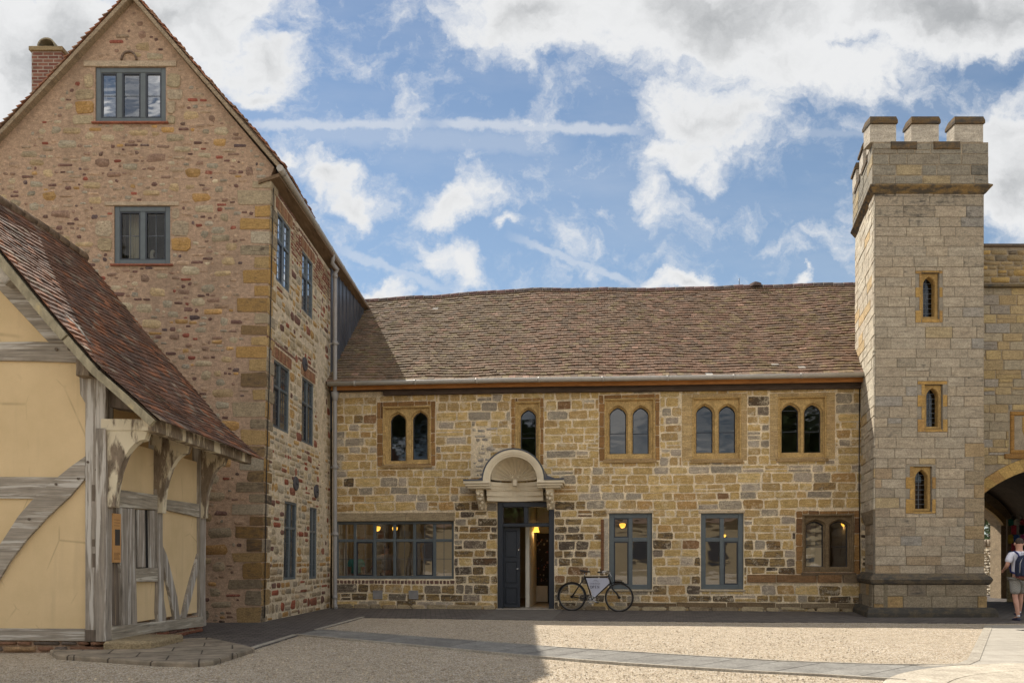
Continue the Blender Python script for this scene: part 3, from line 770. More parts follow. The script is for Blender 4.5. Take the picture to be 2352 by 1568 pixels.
# lintels, string courses, the flint patch and the white strip by the tall window become obstacles too
strg = hr_(1716, 1319, 1990, 1337); pl = hr_(1440, 1383, 1985, 1395); patch = hr_(1083, 980, 1126, 1092); wstrip = hr_(1388, 1190, 1397, 1312); brk = hr_(767, 1331, 1045, 1341)
obs2 += [strg, (pl[0], pl[1], UE, pl[3]), patch, wstrip, (0.05, brk[1], brk[2], brk[3])]
mb = MB(HM)
def hin(u, z): return z < interp(eavT, u) - .2
z = 0.0
masonry(mb, 0.04, UE - .1, .0, 5.72, obs2, (.175, .255), (.22, .6), .032, hallcol, .009, .014, .17, .010, split=.08, wav=.012, inside=hin)
mb.build('stonework', MHS, hall)
mb = MB(HM)
scatter_rubble(mb, patch[0], patch[2] - .1, patch[1], patch[3], [], lambda *k: pick([(1, (.48, .43, .37), .1), (1, (.36, .33, .29), .3)]), .085)
mb.build('patching', MHS, hall); mb = MB(HM)
masonry(mb, .05, brk[2], brk[1], brk[3], [], (.09, .1), (.08, .11), .018, lambda *k: pick([(1, (.16, .10, .08), .4), (1, (.22, .13, .10), .2)]), .012, .006, .2)
mb.build('brick_course', MS, hall)
mb = MB(HM); u = strg[0]
while u < UE - .2:
    e = u + rnd.uniform(.5, 1.1); mb.stone(u + .004, strg[1], min(e, UE - .15) - .004, strg[3], pick([(1, (.24, .14, .07), .3), (1, (.20, .145, .09), .5)]), .05, .004, .08, .02); u = e
u = pl[0]
while u < UE - .2:
    e = u + rnd.uniform(.5, 1.3); mb.stone(u + .006, pl[1], min(e, UE - .15) - .006, pl[3] - rnd.uniform(0, .02), pick([(1, (.20, .14, .08), .6), (1, (.22, .17, .11), .5)]), .045, .008, .12, .02); u = e
mb.build('string_course', MS, hall)
# rough footing
mb = MB(HM)
for fa_, fb_ in ((.0, hd0 - .05), (hd1 + .05, UE - .1)):
    mb = MB(HM); masonry(mb, fa_, fb_, -.03, .12, [], (.1, .15), (.2, .7), .02, lambda *k: pick([(2, (.42, .34, .22), .3), (1, (.3, .24, .16), .6)]), .05, .02, .35, .03); mb.build('footing', MS, hall)
k0 = lin[0]; bxs = []
for fr_ in (.22, .44, .6, 1.0):
    e = lin[0] + (lin[2] - lin[0]) * fr_; bxs.append((k0 + .002, e - .002, lin[1] + .002, lin[3], -.2, .012 + rnd.uniform(0, .004), .008, pick([(1, (.34, .275, .18), .35)], .15))); k0 = e
each('lintel', MS, hall, HM, bxs + [(q[0] - .06, q[2] + .03, q[3] + .001, q[3] + .07, -.1, .018, .008, (.52, .43, .31, .1)) for q in (GL['B'], GL['C'])])
each('sill', MS, hall, HM, [(q[0] - .04, q[2] + .04, q[1] - .05, q[1] - .001, -.15, .035, .01, (.46, .39, .29, .2)) for q in (GL['B'], GL['C'])])
mb = MB(HM); z = wstrip[1]
while z < wstrip[3]: mb.box(wstrip[0], wstrip[2], z, z + .018, -.02, .02, (.55, .50, .42, 0)); z += .026
mb.build('tile_stack', MS, hall)
bs = hr_(1380, 1192, 1387, 1308); mb = MB(HM); mb.bbox(bs[0], bs[2], bs[1], bs[3], 0, .022, .005, (.19, .095, .05, .2)); mb.build('brown_strip', MS, hall)
# windows
for k, (o, l, li, st) in WL.items():
    L4 = [hr_(*b, d=-.12) for b in li]
    lab = {1: 'two-light pointed window at the left end under the eave', 2: 'single pointed window directly over the shell hood', 3: 'two-light pointed window with orange side blocks, next right of the hood', 4: 'two-light pointed window with pale new surround, middle of the upper row', 5: 'two-light pointed window with pale surround next to the tower', 6: 'low brown two-light window with wavy old glass beside the tower'}[k]
    lights_window(hall, HM, hr_(*o), hr_(*l), L4, ORNG if st == 'rough' else PALEG, hr=.62 if k == 6 else 1.0, bars=(.44,) if k != 5 else (.44, .88), style=st, wlabel=lab,
                  gmat=MGLO if k == 6 else MGLU, goldc=(.50, .345, .15, .05) if k != 6 else (.20, .145, .085, .3))
casement(hall, HM, GL['A'], 6, [.665], d=-.10, fw=.075, mw=.075, bars=(2, (2, 1)), opening=[(1, 0), (4, 0)], label='long dark grey twelve-pane window under a stone lintel')
casement(hall, HM, GL['B'], 2, [.655], d=-.05, fw=.12, mw=.10, bars=(1, 1), opening=[(0, 0), (0, 1)], label='tall grey four-pane window behind the bicycle')
casement(hall, HM, GL['C'], 2, [.655], d=-.05, fw=.12, mw=.10, bars=(1, 1), opening=[(1, 0)], label='tall grey four-pane window right of the bicycle')
# front door: frame, fanlight, left leaf, threshold
q = GL['door']; u0, z0, u1, z1 = q
ztr = hpx(1208, 1205)[1]
fr = MB(HM); fw = .135
fr.bbox(u0, u0 + fw, 0.02, z1, -.2, .03, .012); fr.bbox(u1 - fw, u1, 0.02, z1, -.2, .03, .012); fr.bbox(u0 + fw, u1 - fw, z1 - .13, z1, -.2, .028, .012)
fr.bbox(u0 + fw, u1 - fw, ztr - .045, ztr + .045, -.2, .026, .01); um = (u0 + u1) / 2; fr.bbox(um - .05, um + .05, ztr + .045, z1 - .13, -.2, .024, .01)
door = fr.build('door_frame', MFR2, hall)
pn = MB(HM)
for a, b in ((u0 + fw, um - .05), (um + .05, u1 - fw)): pn.f([pn.v(a, ztr + .045, -.08), pn.v(b, ztr + .045, -.08), pn.v(b, z1 - .13, -.08), pn.v(a, z1 - .13, -.08)])
pn.build('fanlight', MGL, door)
lf = MB(HM); la, lb = u0 + fw, hpx(1194, 1300, -.1)[0]
lf.box(la, lb, .05, ztr - .045, -.17, -.12)
for a, b in ((.12, .55), (.65, 1.2), (1.3, ztr - .15)): rectring(lf, (la + .05, a + .02), (lb - .06, b + .02), .03, -.12, -.10)
leaf = lf.build('door', MFR2, hall)
hh = MB(HM); hh.tube([(lb - .03, 1.02, -.12), (lb - .03, 1.02, -.06), (lb - .09, 1.02, -.05)], .011, 6); hh.build('handle', MCHROME, leaf); hh = MB(HM); hh.tube([(lb - .03, 1.5, -.12), (lb - .03, 1.5, -.09)], .018, 8); hh.build('lock', MCHROME, leaf)
st = MB(HM); st.bbox(u0 - .03, u1 + .03, -.02, .03, -.5, .12, .01, (.34, .31, .27, .1)); st.build('threshold', MS, hall)
# rooms behind the windows
rm = MB(HM); e0, e1 = .05, UE
def slab(a, b, c, d, e, f, col=(1, 1, 1, 0)): rm.box(a, b, c, d, e, f, col)
slab(e0, e1, -.02, .012, -5.6, -.5); slab(e0, e1, 2.95, 3.1, -5.6, -.5); slab(e0, e1, 0, 5.3, -5.7, -5.5); slab(e0, e1, 5.3, 5.4, -5.6, -.5)
slab(e0 - .05, e0, 0, 5.4, -5.6, -.5); slab(e1 - .1, e1, 0, 5.4, -5.6, -.5); slab(9.0, 9.1, .0, 5.3, -5.5, -.5); slab(12.0, 12.1, 0, 2.95, -5.5, -.5)
rm.build('interior', MINT, hall)
rm = MB(HM); wl = hpx(1207, 1300, -.5)[0]
slab(wl, wl + .10, .012, 2.95, -3.2, -.52); slab(wl + .08, wl + .5, .012, 2.95, -3.3, -3.2); slab(u1 + .02, u1 + .12, .012, 2.95, -2.6, -.52)
rm.build('passage_wall', MWHITE, hall)
# roof
def tcol(u, t):
    n = noise.noise(Vector((u * .45, t * 2.2, 3))); n2 = noise.noise(Vector((u * 1.6, t * 6, 9)))
    r = rnd.random()
    red = 1 / (1 + math.exp(-(u - 5.2 + n * 5) * 1.0)); yel = max(0, (u - 8.5) / 5) * .8 + n2 * .5
    base = clerp((.28, .205, .135), (.29, .18, .125), min(1, max(0, red * .7 + n2 * .5)))
    if r < .15 + yel * .3: base = clerp(base, (.30, .245, .12), .45)
    elif r < .32: base = clerp(base, (.35, .19, .13), .35)
    elif r < .50: base = clerp(base, (.19, .145, .11), .5)
    elif r < .515: base = (.44, .28, .20)
    elif r < .5175: base = (.6, .55, .48)
    k = rnd.uniform(.9, 1.1) * (1 + n2 * .12) * .78
    return (base[0] * k, base[1] * k, base[2] * k, 0)
rf = MB(); NV = 36
us = [i * .35 - .9 for i in range(45)]; vsr = [j / 8 for j in range(9)]
ix = [[None] * len(us) for _ in vsr]
for j, t in enumerate(vsr):
    for i, u in enumerate(us):
        p = HS(u, t); rf.vs.append(p - Vector((0, 0, .03))); ix[j][i] = len(rf.vs) - 1
for j in range(8):
    for i in range(len(us) - 1): rf.f([ix[j][i], ix[j][i + 1], ix[j + 1][i + 1], ix[j + 1][i]], (.05, .04, .03, 0))
uE = us[-1]
bk = [[], []]
for i, u in enumerate(us):
    p = HS(u, 1.0); rf.vs.append(p); bk[0].append(len(rf.vs) - 1); q2 = HM(u, interp(eavT, u), -8.6); rf.vs.append(q2); bk[1].append(len(rf.vs) - 1)
for i in range(len(us) - 1): rf.f([bk[0][i], bk[0][i + 1], bk[1][i + 1], bk[1][i]], (.17, .12, .08, 0))
roof = rf.build('roof', MTILE, hall)
tl = MB(); tile_field(tl, HS, (-.85, 14.45), NV, .17, 1, tcol, th=.032, lift=.040); tl.build('tiles', MTILE, roof)
rd = MB(); u = -.8
while u < 14.4:
    a, b = HS(u, 1.0), HS(u + .27, 1.0); c = pick([(1, (.15, .12, .11), 0), (1, (.17, .11, .10), 0)], .25); k = rnd.uniform(0, .012)
    path = [a + Vector((0, 0, -.01 + k)), b + Vector((0, 0, -.01 + k))]; rd.tube([tuple(p) for p in path], .085, 10, c)
    rd.tube([tuple(b + Vector((0, 0, -.005))), tuple(b + (b - a).normalized() * .012 + Vector((0, 0, -.005)))], .09, 10, (.42, .38, .32, 0)); u += .282
rd.build('ridge_tiles', MTILE, roof)
pk = MB(); pu = hpx(1735, 652, RDD)[0]; p = HS(pu, 1.0); pk.lathe([(.2, .0), (.17, .1), (.02, .17)], tuple(p), 10, (.1, .07, .06, 0)); pk.build('ridge_cap', MTILE, roof)
ae = MB(); au = hpx(1698, 650, RDD)[0]; p = HS(au, 1.0); ae.tube([tuple(p), (p.x, p.y, p.z + .28)], .010, 5); ae.build('aerial', MBLK, hall)
# eave: gutter, boards
gt = MB(); pts = [HM(u, interp(eavT, u) - .065, .40) for u in (.0, 2.5, 4.5, 7.3, 10, 13.15)]
gt.tube([tuple(p) for p in pts], .058, 10)
for u in [x * 1.55 + .7 for x in range(8)]:
    p = HM(u, interp(eavT, u) - .065, .40); e = he * .03; gt.tube([tuple(p - e), tuple(p + e)], .064, 10)
gt.build('gutter', MGUT, hall)
def board(name, mat, a, b, z0, z1, c0, c1):
    mb = MB(HM); n = 7
    for k in range(n):
        ua, ub = a + (b - a) * k / n, a + (b - a) * (k + 1) / n; za, zb = interp(eavT, ua), interp(eavT, ub); j = rnd.uniform(-.006, .006)
        mb.hexa([(ua, za + z0, c0), (ub, zb + z0, c0), (ub, zb + z1, c0), (ua, za + z1, c0), (ua, za + z0, c1 + j), (ub, zb + z0, c1 + j), (ub, zb + z1, c1 + j), (ua, za + z1, c1 + j)])
    return mb.build(name, mat, hall)
board('fascia', MWO, .02, UE - .2, -.19, -.02, .20, .25)
board('soffit', MWB, .02, UE - .2, -.20, -.16, -.05, .20)
board('wall_plate', MWB, 1.35, UE - .2, -.31, -.185, .0, .10)
# louvred vents
for x in (868, 950):
    v0 = hr_(x - 11, 1355, x + 11, 1375); mb = MB(HM); rectring(mb, (v0[0], v0[1]), (v0[2], v0[3]), .012, 0, .03)
    mb.box(v0[0] + .01, v0[2] - .01, v0[1] + .01, v0[3] - .01, .0, .012)
    for k in range(6): zz = v0[1] + .02 + k * (v0[3] - v0[1] - .03) / 6; mb.hexa([(v0[0] + .012, zz, .012), (v0[2] - .012, zz, .012), (v0[2] - .012, zz, .03), (v0[0] + .012, zz, .03), (v0[0] + .012, zz + .02, .012), (v0[2] - .012, zz + .02, .012), (v0[2] - .012, zz + .012, .024), (v0[0] + .012, zz + .012, .024)])
    mb.build('vent', MSTEEL, hall)
# thin cable at the tower end
cb = MB(HM); cb.tube([(UE - .42, interp(eavT, 12) - .3, .03), (UE - .43, 3.0, .03), (UE - .41, 1.0, .03)], .012, 5); cb.build('cable', MBLK, hall)
# ---- shell hood over the door
hc = hpx(1186, 1100, .0)[0]; zc = hpx(1180, 1103.6, .6)[1]; r_o = .725; r_i = .575; PR = .72
cream = (.66, .565, .40, 0)
MCREAM = m_plain('cream_stucco', (.72, .625, .46), .75, var=.07, bs=.25, sc=4)
def semi(r, n=24, a0=0, a1=math.pi): return [(hc + r * math.cos(a0 + (a1 - a0) * k / n), zc + r * math.sin(a0 + (a1 - a0) * k / n)) for k in range(n + 1)]
# archivolt
av = MB(HM)
def band(mb, r0, r1, c0, c1, n=24):
    A0, A1 = semi(r0, n), semi(r1, n)
    for k in range(n): mb.hexa([(*A0[k], c0), (*A0[k + 1], c0), (*A1[k + 1], c0), (*A1[k], c0), (*A0[k], c1), (*A0[k + 1], c1), (*A1[k + 1], c1), (*A1[k], c1)])
band(av, r_i, r_o, PR - .16, PR - .03); band(av, r_i + .05, r_o + .0, PR - .03, PR); band(av, r_o - .05, r_o + .015, PR, PR + .02)
hood = av.build('hood', MCREAM, hall)
sh = MB(HM); NR = 15; rings = []
cz0 = zc + .05
for j in range(9):       # scalloped half dome, flutes radiate from a low centre
    ph = (math.pi / 2) * j / 8; row = []
    for k in range(NR * 6 + 1):
        a = math.pi * k / (NR * 6); fl = abs(math.sin(a * NR)) ** .6
        r = (r_i - .02 - .0 * j) * math.sin(ph) if j else 0.001
        dep = (PR - .12) - (PR - .16) * math.cos(ph) ** .8 - .04 * fl * math.sin(ph) ** .7
        row.append(sh.v(hc + r * math.cos(a), cz0 + r * math.sin(a) * .97, max(dep, .02)))
    rings.append(row)
for j in range(8):
    for k in range(NR * 6): sh.f([rings[j][k], rings[j][k + 1], rings[j + 1][k + 1], rings[j + 1][k]], (1, 1, 1, 0), True)
sh.build('shell', MCREAM, hood)
vo = MB(HM)
for s in (-1, 1):
    vo.tube([(hc + s * (.06 + .055 * (1 - k / 14)) + s * .05 * math.cos(k * .55) * (1 - k / 18), cz0 + .07 + .05 * math.sin(k * .55) * (1 - k / 18), .30) for k in range(15)], .012, 6)
    vo.tube([(hc + s * (.2 + k * .02), cz0 + .02 + .03 * math.sin(k), .30) for k in range(6)], .012, 6)
vo.bbox(hc - .05, hc + .05, zc - .10, zc + .06, .2, .36, .01); vo.build('scroll', MCREAM, hood)
ld = MB(HM); n = 20
A0, A1 = semi(r_o + .018, n), semi(r_o + .05, n)
for k in range(n): ld.hexa([(*A0[k], .0), (*A0[k + 1], .0), (*A1[k + 1], .0), (*A1[k], .0), (*A0[k], PR + .03), (*A0[k + 1], PR + .03), (*A1[k + 1], PR + .03), (*A1[k], PR + .03)], (1, 1, 1, 0))
W2 = 1.22
for s in (-1, 1):
    a, b = (hc - W2, hc - r_o - .02) if s < 0 else (hc + r_o + .02, hc + W2)
    ld.box(a, b, zc + .0, zc + .035, 0.0, PR + .05 if s else 0)
    # wing roofs rising to the barrel
    f = hc + s * (r_o + .01)
    ld.hexa([(f, zc + .03, .0), (f + s * .42, zc + .03, .0), (f + s * .42, zc + .03, .10), (f, zc + .03, .10), (f - s * .08, zc + .40, .0), (f + s * .05, zc + .18, .0), (f + s * .05, zc + .18, .08), (f - s * .08, zc + .40, .08)])
ld.build('lead_roof', MLEADSH, hood)
en = MB(HM)
for s in (-1, 1):        # side cornices
    a, b = sorted((hc + s * W2, hc + s * (r_i - .0)))
    for i, (z0_, z1_, ex) in enumerate(((-.07, .0, 0), (-.13, -.07, -.04), (-.18, -.13, -.09))):
        x0_, x1_ = (a - ex * 0 - (ex if s < 0 else 0), b) if s < 0 else (a, b + ex)
        if s < 0: x0_ = a - ex
        en.bbox(x0_, x1_, zc + z0_, zc + z1_ - .002, 0, PR + .03 + ex, .012)
# curved recessed entablature under the shell
def sweep(prof_z, dd, zr):
    m = 14
    for k in range(m):
        x0_, x1_ = -r_i - .12 + (2 * r_i + .24) * k / m, -r_i - .12 + (2 * r_i + .24) * (k + 1) / m
        f = lambda x: max(.03, dd * (1 - .85 * math.cos(min(1, abs(x) / (r_i + .12)) * math.pi / 2)))
        en.hexa([(hc + x0_, zr[0], 0), (hc + x1_, zr[0], 0), (hc + x1_, zr[1], 0), (hc + x0_, zr[1], 0), (hc + x0_, zr[0], f(x0_)), (hc + x1_, zr[0], f(x1_)), (hc + x1_, zr[1], f(x1_)), (hc + x0_, zr[1], f(x0_))])
for i, (za, zb, dd) in enumerate(((-.10, -.0, .56), (-.17, -.10, .50), (-.21, -.17, .46), (-.31, -.21, .40), (-.34, -.31, .42), (-.46, -.34, .33))): sweep(None, dd, (zc + za, zc + zb - .001))
for k in range(26): x = -.62 + k * .05; en.box(hc + x, hc + x + .025, zc - .205, zc - .175, 0, .10 + .33 * (abs(x) / .7) ** 2)
en.build('entablature', MCREAM, hood)
for s in (-1, 1):        # carved brackets
    bm_ = MB(HM); c = hc + s * .86
    prof = [(0, -.18), (.52, -.18), (.54, -.26), (.44, -.34), (.40, -.42), (.28, -.48), (.18, -.56), (.10, -.64), (0, -.68)]
    P0 = [bm_.v(c - .085, zc + b, a) for a, b in prof]; P1 = [bm_.v(c + .085, zc + b, a) for a, b in prof]
    for k in range(len(prof)): j = (k + 1) % len(prof); bm_.f([P0[k], P0[j], P1[j], P1[k]])
    bm_.f(P0); bm_.f(P1[::-1])
    for (dx, dz, dd, r) in ((-.04, -.30, .52, .05), (.05, -.33, .50, .045), (0, -.42, .44, .05), (-.05, -.40, .42, .035), (.04, -.50, .33, .04), (-.03, -.56, .24, .04), (.0, -.64, .14, .035)):
        p = [(r * math.sin(math.pi * k / 5), -r * math.cos(math.pi * k / 5)) for k in range(6)]
        base = HM(c + dx, zc + dz, dd); sv, bm_.M = bm_.M, ident; bm_.lathe(p, tuple(base), 8); bm_.M = sv
    bm_.build('bracket', MCREAM, hood)
# ---- downpipe in the corner
dp = MB(); px_ = -4.42; py_ = JY - .42; zt = 8.35
gx_ = HM(0, 0, .12); X0, Y0 = gx_.x + .03, gx_.y - .02
# ------------------------------------------------------------------ the tall gabled house
GY = CYc; AX, AZ = -7.53, 12.43; EXr, EXl, EZ = -4.62, -10.72, 9.05
house = thing('gabled_house', (-7.6, GY, 0), 'tall rubble stone house with a steep gable, pink mortar and ochre corner stones', 'building')
def GM(u, z, d): return Vector((u, GY - d, z))
def gpx(x, y): p = at(x, y, GY); return (p.x, p.z)
def gr(x0, y0, x1, y1): a = gpx(x0, y1); b = gpx(x1, y0); return (a[0], a[1], b[0], b[1])
GW1, GW2 = gr(219, 154, 381, 281), gr(262, 473, 391, 607)
def cornx(z): return CXc + .0238 * z
rt = (EZ - .0 - AZ) / (EXr - AX)
def rightz(x): return AZ + (x - AX) * (AZ - EZ) / (AX - EXr)
outl = [(-11.0, -.3), (cornx(0), -.3), (cornx(8.9), 8.9), (EXr - .12, EZ + .02), (AX, AZ - .05), (-10.9, EZ - .1)]
plate('wall', outl, [rect(*GW1), rect(*GW2)], -.45, 0, GM, MMG, house)
def ingable(u, z):
    if u > cornx(z) - .06: return False
    if z > 8.9 and z > AZ - .22 - abs(u - AX) * 1.155: return False
    if u < AX and z > AZ - .22 - abs(u - AX) * 1.06: return False
    return True
RPAL = [(5, (.46, .33, .235), .2), (4, (.40, .31, .225), .3), (3.4, (.30, .20, .15), .4), (4.4, (.18, .105, .09), .6), (1.2, (.30, .10, .07), .2), (1.2, (.50, .31, .13), .1), (2.6, (.37, .33, .265), .3), (2, (.56, .48, .35), .05), (1.0, (.14, .10, .10), .5)]
BIGP = [(3, (.44, .37, .26), .3), (2, (.36, .32, .245), .45), (2, (.46, .35, .21), .3), (1.4, (.30, .20, .15), .4), (1.2, (.44, .27, .11), .3)]
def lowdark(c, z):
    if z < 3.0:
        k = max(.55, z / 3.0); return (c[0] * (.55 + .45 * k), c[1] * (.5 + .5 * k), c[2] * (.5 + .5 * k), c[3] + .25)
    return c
big = []
gs = MB(GM)
lt1 = gr(193, 141, 406, 155); lt2 = gr(241, 464, 411, 473.5)
gobs = [GW1, GW2, (lt1[0], GW1[3], lt1[2], lt1[3]), (lt2[0], GW2[3], lt2[2], lt2[3])]
# quoins on the right corner
qz = -.02; k = 0; quo = []
while qz < 8.75:
    h = rnd.uniform(.19, .36); L = (.56, .32)[k % 2] * rnd.uniform(.85, 1.25); quo.append((qz, min(qz + h, 8.8), L)); qz += h; k += 1
qo = [(cornx(a) - L, a, 0, b) for a, b, L in quo]
QP = [(3, (.36, .23, .09), .6), (3, (.41, .29, .14), .5), (2.6, (.35, .29, .20), .65), (2, (.38, .33, .25), .5), (1.4, (.26, .175, .09), .7)]
for a, b, L in quo:
    c = lowdark(pick(QP), a); s = cornx(a)
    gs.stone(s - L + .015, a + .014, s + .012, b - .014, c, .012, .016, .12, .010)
gs.build('quoins', MS, house)
gs = MB(GM)
# dressed blocks round the windows, then scattered large stones
blocks = []
for w in (GW1, GW2):
    z = w[1] - .05
    while z < w[3] + .02:
        h = rnd.uniform(.2, .34)
        for sd in (-1, 1):
            L = rnd.uniform(.14, .46)
            r = (w[0] - L, z, w[0] - .02, min(z + h, w[3])) if sd < 0 else (w[2] + .02, z, w[2] + L, min(z + h, w[3]))
            blocks.append(r)
        z += h
for r in blocks:
    if rnd.random() < .72 and r[3] - r[1] > .08: gs.stone(*[r[0] + .01, r[1] + .012, r[2] - .01, r[3] - .012], pick([(2, (.40, .33, .22), .1), (2, (.42, .26, .10), .1), (2, (.45, .37, .27), .0)]), .018, .012, .25); big.append(r)
for _ in range(2200):
    x = rnd.uniform(-10.6, -5.2); z = rnd.uniform(0, 12.1)
    low = z < 4.6; hi = z > 9.6
    if not (low or hi) and rnd.random() > (.22 if x < -6.4 else .42): continue
    w = rnd.uniform(.14, .40) if not low else rnd.uniform(.22, .55); h = rnd.uniform(.09, .19) if not low else rnd.uniform(.12, .24)
    r = (x - w / 2, z - h / 2, x + w / 2, z + h / 2)
    if not all(ingable(*p) for p in ((r[0] - .05, r[3] + .08), (r[2] + .05, r[3] + .08), (r[2], r[1]))): continue
    if any(not (r[2] < o[0] - .03 or r[0] > o[2] + .03 or r[3] < o[1] - .03 or r[1] > o[3] + .03) for o in gobs + qo + big): continue
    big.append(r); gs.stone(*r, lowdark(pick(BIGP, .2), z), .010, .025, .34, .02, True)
obsg = gobs + qo + big
# relieving rows of tile/brick beside the lintels
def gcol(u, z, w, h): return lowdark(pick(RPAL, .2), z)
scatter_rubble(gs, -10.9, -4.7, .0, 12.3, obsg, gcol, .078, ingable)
gs.build('rubble', MRUG, house)
gs = MB(GM)
each('lintel', MS, house, GM, [(r[0], r[2], r[1] + .002, r[3], -.1, .022, .006, (.43, .35, .26, .2)) for r in gobs[2:]])
each('sill', MS, house, GM, [(r[0] - .06, r[2] + .06, r[1] - .035, r[1] - .001, -.1, .05, .006, (.30, .12, .08, .1)) for r in gobs[:2]])
gs = MB(GM); ac = gpx(297, 137)       # little carved arch stone above the top window
gs.tube([(ac[0] + .15 * math.cos(a), ac[1] - .02 + .17 * math.sin(a), .02) for a in [math.pi * k / 8 for k in range(9)]], .022, 6, (.20, .15, .12, .4)); gs.build('carved_stone', MS, house)
casement(house, GM, GW1, 3, [], d=-.02, fw=.10, mw=.10, bars=(1, 2), opening=[(0, 0), (1, 0), (2, 0)], label='three-light grey window high in the gable')
casement(house, GM, GW2, 2, [], d=-.02, fw=.10, mw=.10, bars=(2, 2), opening=[(0, 0), (1, 0)], gmat=MGLD, label='two-light grey window with a cream curtain and a white bird')
# side wall
SWIN = []
for (tl_, tr, br, bl) in (((639, 484), (669, 528), (665, 674), (632, 640)), ((695, 574), (721, 607), (717, 732), (692, 711)), ((624, 820), (665, 848), (664.5, 995), (620.6, 978.6)),
                         ((695, 866), (720.7, 880), (720, 1028), (692, 1011)), ((656, 1150), (683, 1155), (680, 1330), (649, 1331)), ((713, 1164), (730, 1167), (726, 1328), (709, 1329))):
    a, b, c, d = spx(*tl_), spx(*tr), spx(*br), spx(*bl)
    SWIN.append(((a[0] + d[0]) / 2, (c[1] + d[1]) / 2, (b[0] + c[0]) / 2, (a[1] + b[1]) / 2))
JT = 4.56
plate('wall', [(.03, -.3), (JT, -.3), (JT, 8.72), (.03, 8.72)], [rect(*w) for w in SWIN], -.45, -.001, SM, MMS, house)
SP = [(4, (.50, .41, .27), .1), (3, (.44, .37, .26), .25), (2.2, (.48, .31, .13), .15), (2, (.40, .36, .28), .3), (.8, (.30, .13, .085), .2), (1.4, (.56, .48, .36), .0)]
ss = MB(SM)
sobs = list(SWIN)
for i, w in enumerate(SWIN[:4]):      # brick soldier arches
    z = w[3] + .02; u = w[0] - .1
    while u < w[2] + .1:
        ss.stone(u, z, u + .065, z + .24, pick([(1, (.30, .15, .09), .1), (1, (.36, .22, .13), .1)]), .012, .003, .1, .006); u += .078
    sobs.append((w[0] - .12, w[3], w[2] + .12, w[3] + .27))
    u = w[0] - .3
    while u < w[2] + .3:
        ss.stone(u, z + .28, u + .1, z + .34, pick([(1, (.22, .12, .09), .3)]), .012, .004, .2, .006); u += .13
    sobs.append((w[0] - .32, w[3] + .27, w[2] + .32, w[3] + .36))
for k, (a, b, L) in enumerate(quo):
    L2 = .30 if k % 2 == 0 else .52; c = lowdark(pick(QP), a); ss.stone(.0 - .01, a + .01, L2 * .8, b - .01, (c[0] * 1.1, c[1] * 1.1, c[2] * 1.1, c[3]), .016, .008, .06, .012); sobs.append((0, a, L2 * .8 + .01, b))
def scol(u, z, w, h):
    if z > 7.9: return pick([(1, (.28, .13, .09), .2), (1, (.40, .30, .2), .1)])
    c = pick(SP, .18)
    if z < 1.2: c = (c[0] * .8, c[1] * .75, c[2] * .72, c[3] + .2)
    if rnd.random() < .12: c = pick([(1, (.30, .10, .06), .1), (1, (.18, .10, .08), .4)])
    return c
masonry(ss, .02, JT - .02, .0, 7.9, sobs, (.10, .24), (.10, .42), .036, scol, .010, .022, .34, .018, True, split=.3)
masonry(ss, .02, JT - .02, 7.9, 8.62, sobs, (.075, .08), (.12, .22), .024, scol, .016, .008, .2, .01, False, split=0)
ss.build('rubble', MRUB, house)
labs = ['tall leaded casement at the top, nearest the corner', 'tall leaded casement at the top, nearest the downpipe', 'leaded casement on the middle floor, nearest the corner', 'leaded casement on the middle floor, nearest the downpipe', 'narrow leaded ground floor window nearest the corner', 'narrow leaded ground floor window with a lit lamp behind']
for w, lb_ in zip(SWIN, labs):
    casement(house, SM, w, 2, [.62] if w[3] > 5 else [.66], d=-.015, fw=.05, mw=.055, lead=(.115, .155), gmat=MGLS if w[3] > 7 else MGL, opening=[(0, 0)] if w[3] > 3 else [], label=lb_)
pp = MB(SM)
mir = m_plain('rusty_iron', (.07, .065, .07), .7)
for x, y in ((678, 1110), (725, 1128), (698.6, 836)):
    pp = MB(SM); t, z = spx(x, y); pp.prism([(t + .16 * math.cos(a), z + .16 * math.sin(a)) for a in [2 * math.pi * k / 16 for k in range(16)]], .0, .04, bev=.015)
    pp.tube([(t, z, .03), (t, z, .07)], .035, 8); pp.build('iron_tie_plate', mir, house)
# dark lead cladding above the junction with the hall roof
cl = MB(SM)
cl.box(JT, 9.5, 4.6, 8.78, -.05, .03)
for k in range(12): t = JT + .3 + k * .36; cl.box(t, t + .03, 4.6, 8.8, .03, .05)
cl.build('lead_cladding', MLEADSH, house)
# inner rooms
rm = MB(GM)
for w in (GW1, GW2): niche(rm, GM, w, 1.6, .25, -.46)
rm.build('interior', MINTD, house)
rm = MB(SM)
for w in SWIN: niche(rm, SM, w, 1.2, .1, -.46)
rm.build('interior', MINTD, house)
# roof: two slopes, tile edges at the verge
def slope(side):
    ex = EXr + .05 if side > 0 else EXl - .05; ez = EZ + .02
    def S(u, t): return Vector((ex + (AX - ex) * t, GY - .12 + u, ez + (AZ + .06 - ez) * t + (.03 * math.sin(t * 9) * (1 - t))))
    return S
rf = MB()
for sd in (1, -1):
    S = slope(sd)
    for k in range(10):
        t0, t1 = k / 10, (k + 1) / 10
        a, b, c, d = S(.02, t0), S(11, t0), S(11, t1), S(.02, t1); dn = Vector((0, 0, -.07))
        rf.hexa([tuple(x + dn) for x in (a, b, c, d)] + [tuple(x) for x in (a, b, c, d)], (.20, .15, .11, 0))
roof2 = rf.build('roof', MTILE, house)
def t2(u, t): return pick([(3, (.30, .14, .085), 0), (2, (.24, .15, .10), 0), (1, (.34, .2, .13), 0)], .2)
tl = MB(); tile_field(tl, slope(1), (-.03, 2.4), 38, .17, 1, t2, .035, .06); tile_field(tl, slope(-1), (-.03, 1.4), 38, .17, 1, t2, .035, .06); tl.build('tiles', MTILE, roof2)
